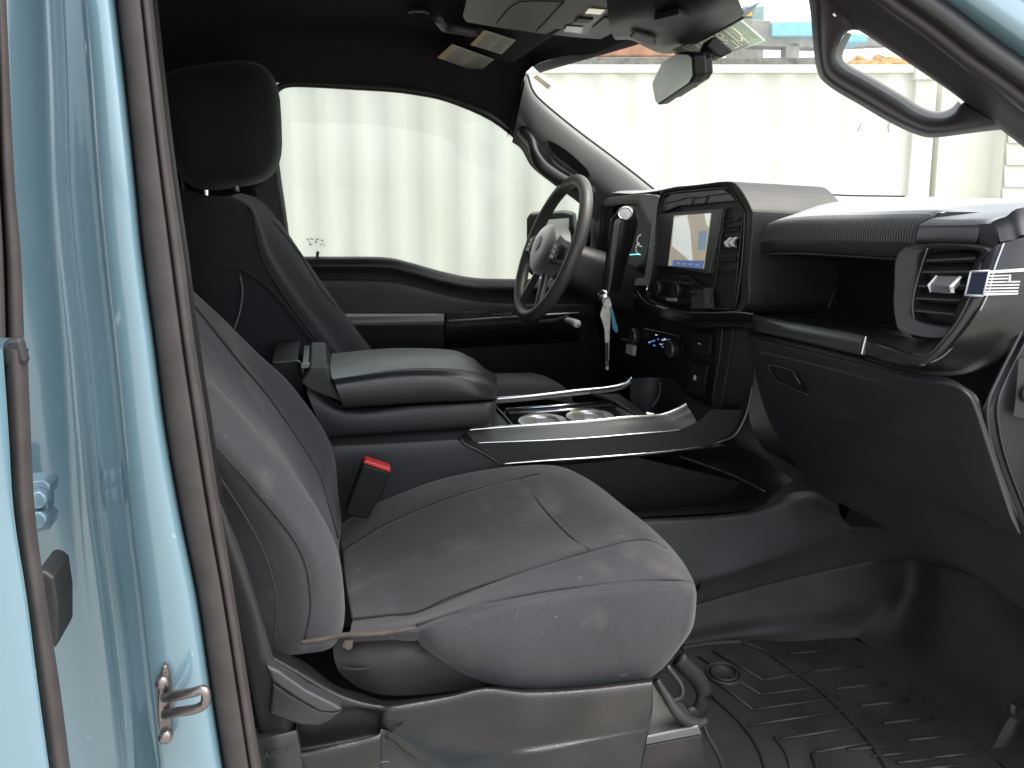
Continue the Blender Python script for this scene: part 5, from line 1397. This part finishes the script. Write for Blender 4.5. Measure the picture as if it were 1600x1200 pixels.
for a0,b0 in ((1001,375),(999,388)):
    for k in range(9):
        t=R(100+k*22); c=(a0+6*math.cos(t),b0-9*math.sin(t)); m.add([PX(c[0],c[1],.815),PX(c[0]+1.3,c[1],.815),PX(c[0]+1.3,c[1]+1.6,.815),PX(c[0],c[1]+1.6,.815)],[[0,1,2,3]],cols_[1])
m.tube([PX(984,398,.812),PX(999,397,.812)],.0012,pmat('gauge_cyan',(.1,.5,.6),.3,emis=.8),n=6,lin=True)
m.build('gauge_marks',cl_)
# knee panel & lower driver dash
m=MB()
GX(m,[[(868,420,.90),(900,430,.86),(930,440,.80),(985,445,.78),(1030,470,.78)],[(860,480,.90),(900,490,.85),(930,490,.80),(970,490,.79),(1010,495,.78)],[(850,560,.98),(900,560,.90),(930,560,.86),(970,560,.82),(1010,590,.80)],[(850,640,1.1),(900,640,1.05),(930,640,1.0),(970,640,.95),(1010,640,.85)]],M['plastic_dark'],nu=4,nv=4)
m.prism([PX(a,b,.775) for a,b in [(955,458),(993,460),(993,466),(955,464)]],(.02,0,0),M['satin'])
GX(m,[[(868,500,.80),(885,498,.80)],[(845,560,.86),(868,555,.86)],[(825,605,.9),(842,600,.9)]],M['plastic_soft'],nu=3,nv=3)
m.build('knee_panel',cl_)
# driver side dash end by the door, vent
m=MB()
GX(m,[[(905,320,.82),(940,325,.80)],[(900,380,.84),(936,380,.80)],[(880,440,.88),(930,440,.82)]],M['plastic'],nu=3,nv=4)
m.lathe(PX(918,372,.79),(-1,0,0),[(.03,0),(.03,.01),(.024,.012),(.022,.004),(0.001,.004)],M['satin_dark'],24)
m.build('air_vent',cl_)

# ================= steering wheel =================
sw=empty('steering_wheel',P(860,388,1.9),truck)
C=P(861,388,1.9); tilt=R(21.5); u=V(math.sin(tilt),0,math.cos(tilt)); w=V(0,1,0); nn=V(-math.cos(tilt),0,math.sin(tilt))
Rw=.186
def WP(r,ang,h=0): a=R(ang); return C+u*(r*math.cos(a))+w*(r*math.sin(a))+nn*h   # 0 top, 90 far side
m=MB(); m.tube([WP(Rw,k*10) for k in range(36)],.0165,M['wheel'],n=16,seg=2,closed=True,ry=None); m.build('rim',sw)
m=MB()
pad=[]
for r,h in ((.0,.036),(.035,.036),(.058,.030),(.070,.016),(.072,-.02)):
    pad.append([C+u*(r*math.cos(t)*(1.08 if math.cos(t)<0 else .86))+w*(r*math.sin(t)*1.12)+nn*h for t in [2*math.pi*k/16 for k in range(16)]])
m.grid(pad,M['dash_top'],nu=3,nv=3,cu=True)
m.build('airbag_cover',sw)
def spoke(a0,a1,r1,wd,mt,h=.012):
    m=MB()
    d=WP(1,a0)-C; 
    s=d.cross(nn).normalized()
    rows=[]
    for r,ww,hh in ((.055,wd*1.25,h),(.10,wd,h*.9),(r1,wd*.9,0.004)):
        c=C+d*r
        rows.append([c-s*ww+nn*(hh-.012),c-s*ww+nn*hh,c+nn*(hh+.005),c+s*ww+nn*hh,c+s*ww+nn*(hh-.012)])
    m.grid(rows,mt,nu=3,nv=4); return m
for a in (92,268): spoke(a,0,.178,.030,M['wheel']).build('spoke',sw)
for a in (155,205): spoke(a,0,.178,.010,M['satin'],.004).build('spoke',sw)
m=MB()
for sgn,a in ((1,92),(-1,268)):
    d=WP(1,a)-C; s=V(0,0,0)
    q=[C+d*r+u*o+nn*.020 for r,o in ((.085,.022),(.135,.018),(.138,-.020),(.088,-.026))]
    m.prism(q,nn*.004,M['plastic'])
    m.build('wheel_button',sw,bevel=.001); m=MB()
    for j in range(3): m.prism([C+d*r+u*o+nn*.0245 for r,o in ((.095,.014-j*.013),(.128,.012-j*.013),(.128,.004-j*.013),(.095,.005-j*.013))],nn*.002,M['satin_dark'])
    m.build('button_mark',sw,bevel=.0005); m=MB()
m=MB(); m.lathe(C+nn*.0355,nn,[(.020,0),(.021,.002),(.018,.003)],M['satin_dark'],28); m.build('hub_badge',sw)
m=MB()
rows=[]
for h,ru,rw in ((-.01,.05,.055),(-.05,.055,.062),(-.10,.062,.068),(-.17,.07,.075),(-.26,.06,.07)):
    c=C+nn*h-u*(.018+(-h)*.05)
    rows.append([c+u*(ru*math.copysign(abs(math.cos(t))**.7,math.cos(t)))+w*(rw*math.copysign(abs(math.sin(t))**.7,math.sin(t))) for t in [2*math.pi*k/16 for k in range(16)]])
m.grid(rows,M['plastic'],nu=3,nv=4,cu=True)
m.build('column_shroud',sw)
# stalk & gear lever
m=MB()
m.tube([P(885,500,1.83),P(893,502,1.78),P(902,506,1.74)],[.006,.008,.010],M['grey_print'],n=10)
m.build('column_stalk',sw); m=MB()
m.tube([P(840,503,1.9),P(870,500,1.88),P(888,494,1.86)],.004,M['satin_dark'],n=8)
m.build('column_stalk',sw)
m=MB()
m.grid([[P(a,b,y) for a,b,y in r] for r in [
  [(965,334,1.74),(967,326,1.73),(977,322,1.73),(990,325,1.73),(994,334,1.74),(980,338,1.77)],
  [(955,345,1.73),(962,338,1.715),(978,336,1.71),(992,340,1.715),(996,350,1.73),(978,350,1.77)],
  [(951,372,1.73),(956,370,1.715),(970,370,1.71),(984,372,1.715),(990,378,1.73),(975,378,1.77)],
  [(946,410,1.73),(951,410,1.72),(960,412,1.715),(972,414,1.72),(978,416,1.73),(965,416,1.77)],
  [(940,455,1.74),(945,457,1.73),(952,458,1.725),(962,458,1.73),(968,458,1.74),(955,458,1.77)]]],M['piano'],nu=3,nv=5,cu=True)
m.add([P(a,b,1.735) for a,b in [(966,334),(968,327),(977,323),(989,326),(993,334),(980,338)]],[[0,1,2,3,4,5]],M['piano'])
gl=m.build('gear_lever',sw)
m=MB(); c=P(977,334,1.706); n2=(CAM-c).normalized(); n2=(n2+V(-.10,0,.55)).normalized()
m.lathe(c,n2,[(.0165,0),(.0175,.003),(.0155,.004),(.0145,.002)],M['chrome'],28,caps=False); m.lathe(c,n2,[(.0145,.0022),(.009,.003),(.001,.003)],M['grey_print'],28,caps=False)
m.build('lever_badge',gl)
# ================= keys =================
kk=empty('key_ring',P(949,470,1.70))
tag(kk,'bunch of keys with a long tag dangling from the steering column','keys')
m=MB(); m.lathe(P(944,462,1.72),(-.4,-.6,.2),[(.008,-.03),(.008,0),(.013,.002),(.013,.012),(.006,.014)],M['chrome'],18); m.build('ignition_key',kk)
m=MB(); m.tube([P(948+6*math.cos(t),472+8*math.sin(t),1.70) for t in [2*math.pi*k/14 for k in range(14)]],.0011,M['chrome'],n=6,closed=True,seg=2); m.build('split_ring',kk)
kt=pmat('clear_tag',(.45,.44,.40),.2,spec=.8,var=.2,vscale=60); kb=pmat('teal_tag',(.05,.20,.26),.25,spec=.8)
m=MB(); m.prism([P(a,b,1.70) for a,b in [(945,470),(952,464),(956,476),(954,490),(953,515),(951,578),(947,578),(945,515),(938,492)]],(0,.003,0),kt); m.build('plastic_tag',kk,bevel=.0008)
m=MB(); m.prism([P(a,b,1.695) for a,b in [(953,480),(957,482),(966,514),(964,521),(958,515)]],(0,.003,0),kb); m.build('teal_fob',kk,bevel=.0008)
m=MB(); m.prism([P(a,b,1.692) for a,b in [(945.5,536),(951,536),(951,572),(946,572)]],(0,.003,0),M['satin_dark']); m.prism([P(a,b,1.690) for a,b in [(946.5,565),(950,565),(950,570),(946.5,570)]],(0,.002,0),pmat('brass',(.5,.38,.15),.3,metal=1)); m.build('metal_key',kk,bevel=.0006)
# ================= outside =================
Fh=V(math.sin(YAW),math.cos(YAW),0)
def Q(px,py,D):  # point on a plane facing the camera heading at distance D
    d=ray(px,py); k=D/d.dot(Fh); return CAM+d*k
def frame(D,s,z): return Fh*D+RT*s+V(0,0,z)
def cmat(name,col,rust=.25):
    m,n,l,b,tc=nt(name); b.inputs['Roughness'].default_value=.5
    t=n.new('ShaderNodeTexNoise'); t.inputs['Scale'].default_value=3.5; t.inputs['Detail'].default_value=8
    mp=n.new('ShaderNodeMapping'); mp.inputs['Scale'].default_value=(1,1,.25); l.new(tc.outputs['Object'],mp.inputs[0]); l.new(mp.outputs[0],t.inputs['Vector'])
    r=n.new('ShaderNodeMapRange'); r.inputs[1].default_value=.35; r.inputs[2].default_value=.7; l.new(t.outputs['Fac'],r.inputs[0])
    mx=n.new('ShaderNodeMix'); mx.data_type='RGBA'; mx.inputs['A'].default_value=(*col,1); mx.inputs['B'].default_value=(col[0]*.90,col[1]*.89,col[2]*.85,1); l.new(r.outputs[0],mx.inputs['Factor'])
    t2=n.new('ShaderNodeTexNoise'); t2.inputs['Scale'].default_value=9; t2.inputs['Detail'].default_value=10; t2.inputs['Roughness'].default_value=.75; l.new(tc.outputs['Object'],t2.inputs['Vector'])
    r2=n.new('ShaderNodeMapRange'); r2.inputs[1].default_value=.66; r2.inputs[2].default_value=.72; r2.inputs[4].default_value=rust; l.new(t2.outputs['Fac'],r2.inputs[0])
    m2=n.new('ShaderNodeMix'); m2.data_type='RGBA'; m2.inputs['B'].default_value=(.28,.16,.09,1); l.new(r2.outputs[0],m2.inputs['Factor']); l.new(mx.outputs['Result'],m2.inputs['A']); l.new(m2.outputs['Result'],b.inputs['Base Color'])
    return m
cw=cmat('container_cream',(.70,.705,.665),.45)
D1=6.1; zt=Z0+.925
s_r=(1446-800)/1200*D1; s_l=s_r-12.19
m=MB()
# corrugated front
pts=[]; s=s_l+.16; 
while s<s_r-.20:
    for ds,dd in ((0,0),(.035,.0),(.065,.001),(.085,.005),(.125,.019),(.145,.023),(.175,.024),(.205,.023),(.225,.019),(.262,.005)): pts.append((s+ds,dd))
    s+=.278
def wall(D,pts,z0,z1,m,mat):
    vs=[];fs=[]
    for s,d in pts: vs+= [frame(D+d,s,z0),frame(D+d,s,z1)]
    for i in range(len(pts)-1): fs.append([2*i,2*i+2,2*i+3,2*i+1])
    m.add(vs,fs,mat,True)
wall(D1+.02,pts,.16,zt-.06,m,cw)
wall(D1+2.40,pts,.16,zt-.06,m,cw)
for s in (s_l,s_r-.16): m.box(frame(D1+.08,s+.08,zt/2),.16,.16,zt,cw,Matrix.Rotation(-YAW,3,'Z')); m.box(frame(D1+2.34,s+.08,zt/2),.16,.16,zt,cw,Matrix.Rotation(-YAW,3,'Z'))
rot=Matrix.Rotation(-YAW,3,'Z')
cs=(s_l+s_r)/2
for z,h in ((zt-.03,.06),(.08,.16)):
    for dd in (.03,2.39): m.box(frame(D1+dd,cs,z),12.19-.33,.06,h,cw,rot)
m.box(frame(D1+1.21,cs,zt-.025),12.19-.35,2.3,.02,cw,rot)
m.box(frame(D1+1.21,s_l+.02,zt/2),.03,2.2,zt-.2,cw,rot); m.box(frame(D1+1.21,s_r-.02,zt/2),.03,2.2,zt-.2,cw,rot)
co=m.build('container_shell',None)
root=empty('shipping_container',frame(D1,cs,0)); tag(root,'long cream corrugated steel container standing beyond the truck','shipping container')
co.parent=root; co.location=Vector(co['_w'])-Vector(root['_w']); 
m=MB()
ink_=pmat('stencil_ink',(.12,.12,.12),.7)
o=Q(490,379,D1+.01); m.text('USEU 84',.13,o,RT,V(0,0,1),ink_,depth=.001) if False else None
random.seed(21)
for k in range(16):
    a=478+random.random()*30; b=372+random.random()*12; w_=random.uniform(1,4); p=[Q(a,b,D1+.005),Q(a+w_,b,D1+.005),Q(a+w_,b+random.uniform(1,3),D1+.005),Q(a,b+1.2,D1+.005)]
    m.add(p,[[0,1,2,3]],ink_)
for pts_ in ([(1346,193),(1343,199),(1340,205)],[(1391,190),(1388,197),(1389,207)]):
    m.build('stencil_mark' if k==15 else 'scuff_mark',root); k=0; m=MB(); m.tube([Q(a,b,D1+.0) for a,b in pts_],.006,M['grey_print'],n=5)
x=m.build('scuff_mark',root)
m=MB()
for s in (s_l+.09,s_r-.09):
    for z in (.06,zt-.055): m.box(frame(D1+.07,s,z),.185,.185,.125,cw,rot)
m.build('corner_casting',root,bevel=.01)
# second container, end-on, past the first one
cw2=cmat('container_white',(.74,.75,.69),.2)
s0=(1449-800)/1200*6.2
m=MB()
m.box(frame(6.2+1.5,s0+1.22,1.27),2.44,3.0,2.54,cw2,rot)
m.box(frame(6.18,s0+.06,1.27),.12,.08,2.54,cw2,rot); m.box(frame(6.18,s0+2.38,1.27),.12,.08,2.54,cw2,rot)
m.box(frame(6.19,s0+1.22,2.48),2.44,.06,.12,cw2,rot)
c2=m.build('storage_container',None,bevel=.01); tag(c2,'plain white container standing end-on right of the corrugated one','shipping container')
# lap boarded shed
m=MB(); s0=(1558-800)/1200*6.05
for k in range(15):
    z=.1+k*.168
    m.prism([frame(6.0,s0,z),frame(6.0,s0+3.2,z),frame(6.03,s0+3.2,z+.166),frame(6.03,s0,z+.166)],Fh*.02,cw2)
m.box(frame(6.06+.9,s0+1.6,1.30),3.2,1.8,2.5,cw2,rot)
sh_=m.build('shed',None); tag(sh_,'white shed clad in horizontal boards at the far right','shed')
# scrap frame: steel gantry with blue tarp
gs=pmat('weathered_steel',(.20,.21,.20),.6,var=.25,vscale=8); bt=pmat('blue_tarp',(.16,.42,.62),.55,var=.15,vscale=6); rs=pmat('rusty_steel',(.32,.17,.11),.8,var=.35,vscale=5,bump=.5,bscale=60,bdist=.004)
dk=pmat('dark_chassis',(.13,.13,.12),.7,var=.4,vscale=12)
D2=9.6
fr=empty('steel_frame',Q(1238,290,D2)-V(0,0,Z0)); tag(fr,'grey steel gantry frame behind the container with a blue sheet on top','gantry')
def slab(name,pts,D,th,mat,par,**k):
    m=MB(); m.prism([Q(a,b,D) for a,b in pts],Fh*th,mat); return m.build(name,par,**k)
slab('beam',[(1150,29),(1205,32),(1205,57),(1290,57),(1290,75),(1185,72),(1150,70)],D2,.25,gs,fr,bevel=.01)
slab('beam',[(1040,91),(1290,89),(1290,99),(1240,105),(1040,105)],D2,.20,dk,fr,bevel=.01)
p=Q(1228,66,D2); q_=Q(1250,66,D2)
m=MB(); m.prism([p,q_,V(q_.x,q_.y,0),V(p.x,p.y,0)],Fh*.18,gs); m.build('post',fr,bevel=.01)
for a in (1045,1380):
    p=Q(a,91,D2+.3); m=MB(); m.prism([p,p+RT*.15,V(p.x,p.y,0)+RT*.15,V(p.x,p.y,0)],Fh*.15,gs); m.build('post',fr)
slab('beam',[(1290,57),(1400,58),(1400,70),(1290,75)],D2+.3,.2,gs,fr)
slab('tarp',[(1206,34),(1240,32),(1292,33),(1292,57),(1206,57)],D2-.06,.3,bt,fr,bevel=.02)
slab('tarp',[(1312,50),(1352,52),(1356,66),(1315,66)],D2-.05,.5,bt,fr,bevel=.02)
# blue-grey machine cab beyond
mc=empty('machine_cab',Q(1178,290,11.5)-V(0,0,Z0)); tag(mc,'small blue-grey machine cab with a yellow panel behind the gantry','machine')
slab('cab',[(1159,12),(1166,8),(1196,7),(1194,60),(1161,60)],11.5,1.0,pmat('cab_blue',(.18,.28,.32),.5,var=.3,vscale=8),mc,bevel=.03)
slab('door_panel',[(1161,17),(1174,17),(1176,25),(1161,25)],11.46,.04,pmat('cab_yellow',(.6,.42,.10),.5),mc)
m=MB(); c0_=Q(1161,60,11.5); c1_=Q(1194,60,11.5); m.prism([c0_,c1_,V(c1_.x,c1_.y,0),V(c0_.x,c0_.y,0)],Fh*.9,gs); m.build('base',mc)
# rusty tipper body
rt=empty('tipper_body',Q(960,290,9.0)-V(0,0,Z0)); tag(rt,'rust brown tipper body with a dark chassis rail above the container roof line','truck body')
slab('body',[(700,40),(1118,40),(1108,88),(700,90)],9.0,2.2,rs,rt,bevel=.02)
slab('chassis_rail',[(700,90),(1125,88),(1125,112),(700,112)],8.95,1.8,dk,rt,bevel=.01)
for a in (760,1080):
    p=Q(a,110,9.2); m=MB(); m.prism([p,p+RT*.25,V(p.x,p.y,0)+RT*.25,V(p.x,p.y,0)],Fh*.25,dk); m.build('leg',rt)
# debris heap on the container roof
m=MB(); wd=pmat('weathered_timber',(.42,.27,.12),.9,var=.4,vscale=20)
random.seed(5)
for k in range(14):
    a=1352+random.random()*62; b=107-random.random()*8; p=Q(a,b,D1+.5+random.random()*.4)
    m.box(p,random.uniform(.12,.32),.09,random.uniform(.03,.06),wd,Matrix.Rotation(random.uniform(-.3,.5),3,'Y')@rot)
m.box(Q(1383,108,D1+.6),.42,.5,.05,wd,rot)
db=m.build('timber_offcuts',None,bevel=.006); tag(db,'heap of weathered timber offcuts on the cream container roof','timber')
# ground
m,n,l,b,tc=nt('gravel_yard'); b.inputs['Roughness'].default_value=.9
t=n.new('ShaderNodeTexNoise'); t.inputs['Scale'].default_value=60; t.inputs['Detail'].default_value=8; l.new(tc.outputs['Object'],t.inputs['Vector'])
cr_=n.new('ShaderNodeValToRGB'); cr_.color_ramp.elements[0].color=(.16,.15,.13,1); cr_.color_ramp.elements[1].color=(.36,.34,.30,1); l.new(t.outputs['Fac'],cr_.inputs[0]); l.new(cr_.outputs[0],b.inputs['Base Color'])
gm=MB(); gm.add([V(-400,-400,0),V(400,-400,0),V(400,400,0),V(-400,400,0)],[[0,1,2,3]],m)
g=gm.build('ground'); tag(g,None,None,kind='structure')

# ================= world, sun, camera =================
SUN_EL=R(68); SUN_AZ=R(115)    # azimuth from +Y towards +X
wd_=bpy.data.worlds.new('World'); scene.world=wd_; wd_.use_nodes=True
n=wd_.node_tree.nodes; l=wd_.node_tree.links
sky=n.new('ShaderNodeTexSky'); sky.sky_type='NISHITA'; sky.sun_disc=False; sky.sun_elevation=SUN_EL; sky.sun_rotation=SUN_AZ
sky.dust_density=2.5; sky.air_density=1.0; sky.ozone_density=.6
hs=n.new('ShaderNodeHueSaturation'); hs.inputs['Saturation'].default_value=.38; l.new(sky.outputs[0],hs.inputs['Color']); l.new(hs.outputs[0],n['Background'].inputs[0]); n['Background'].inputs[1].default_value=.15
sd=bpy.data.lights.new('sun','SUN'); sd.energy=1.5; sd.angle=R(45); sd.color=(1,.97,.92)
so=bpy.data.objects.new('sun',sd); COL.objects.link(so)
dirv=V(math.sin(SUN_AZ)*math.cos(SUN_EL),math.cos(SUN_AZ)*math.cos(SUN_EL),math.sin(SUN_EL))
so.rotation_euler=dirv.to_track_quat('Z','Y').to_euler(); so.location=(0,0,10)
cd=bpy.data.cameras.new('camera'); cam=bpy.data.objects.new('camera',cd); COL.objects.link(cam)
cam.location=CAM; cam.rotation_euler=Matrix((RT,UP,-FW)).transposed().to_euler()
cd.sensor_fit='HORIZONTAL'; cd.sensor_width=36; cd.lens=FPX/1600*36
cd.shift_x=0; cd.shift_y=-(600-PPY)/1600*1.0
cd.clip_start=.02; cd.clip_end=1500
scene.camera=cam
scene.view_settings.view_transform='Standard'; scene.view_settings.look='None'; scene.view_settings.gamma=1
scene.view_settings.use_curve_mapping=False
scene.view_settings.exposure=2.2
scene.cycles.use_denoising=True
scene.cycles.max_bounces=8; scene.cycles.diffuse_bounces=5; scene.cycles.glossy_bounces=4; scene.cycles.transparent_max_bounces=12
scene.cycles.sample_clamp_indirect=8
for o in bpy.data.objects:
    if '_w' in o: del o['_w']
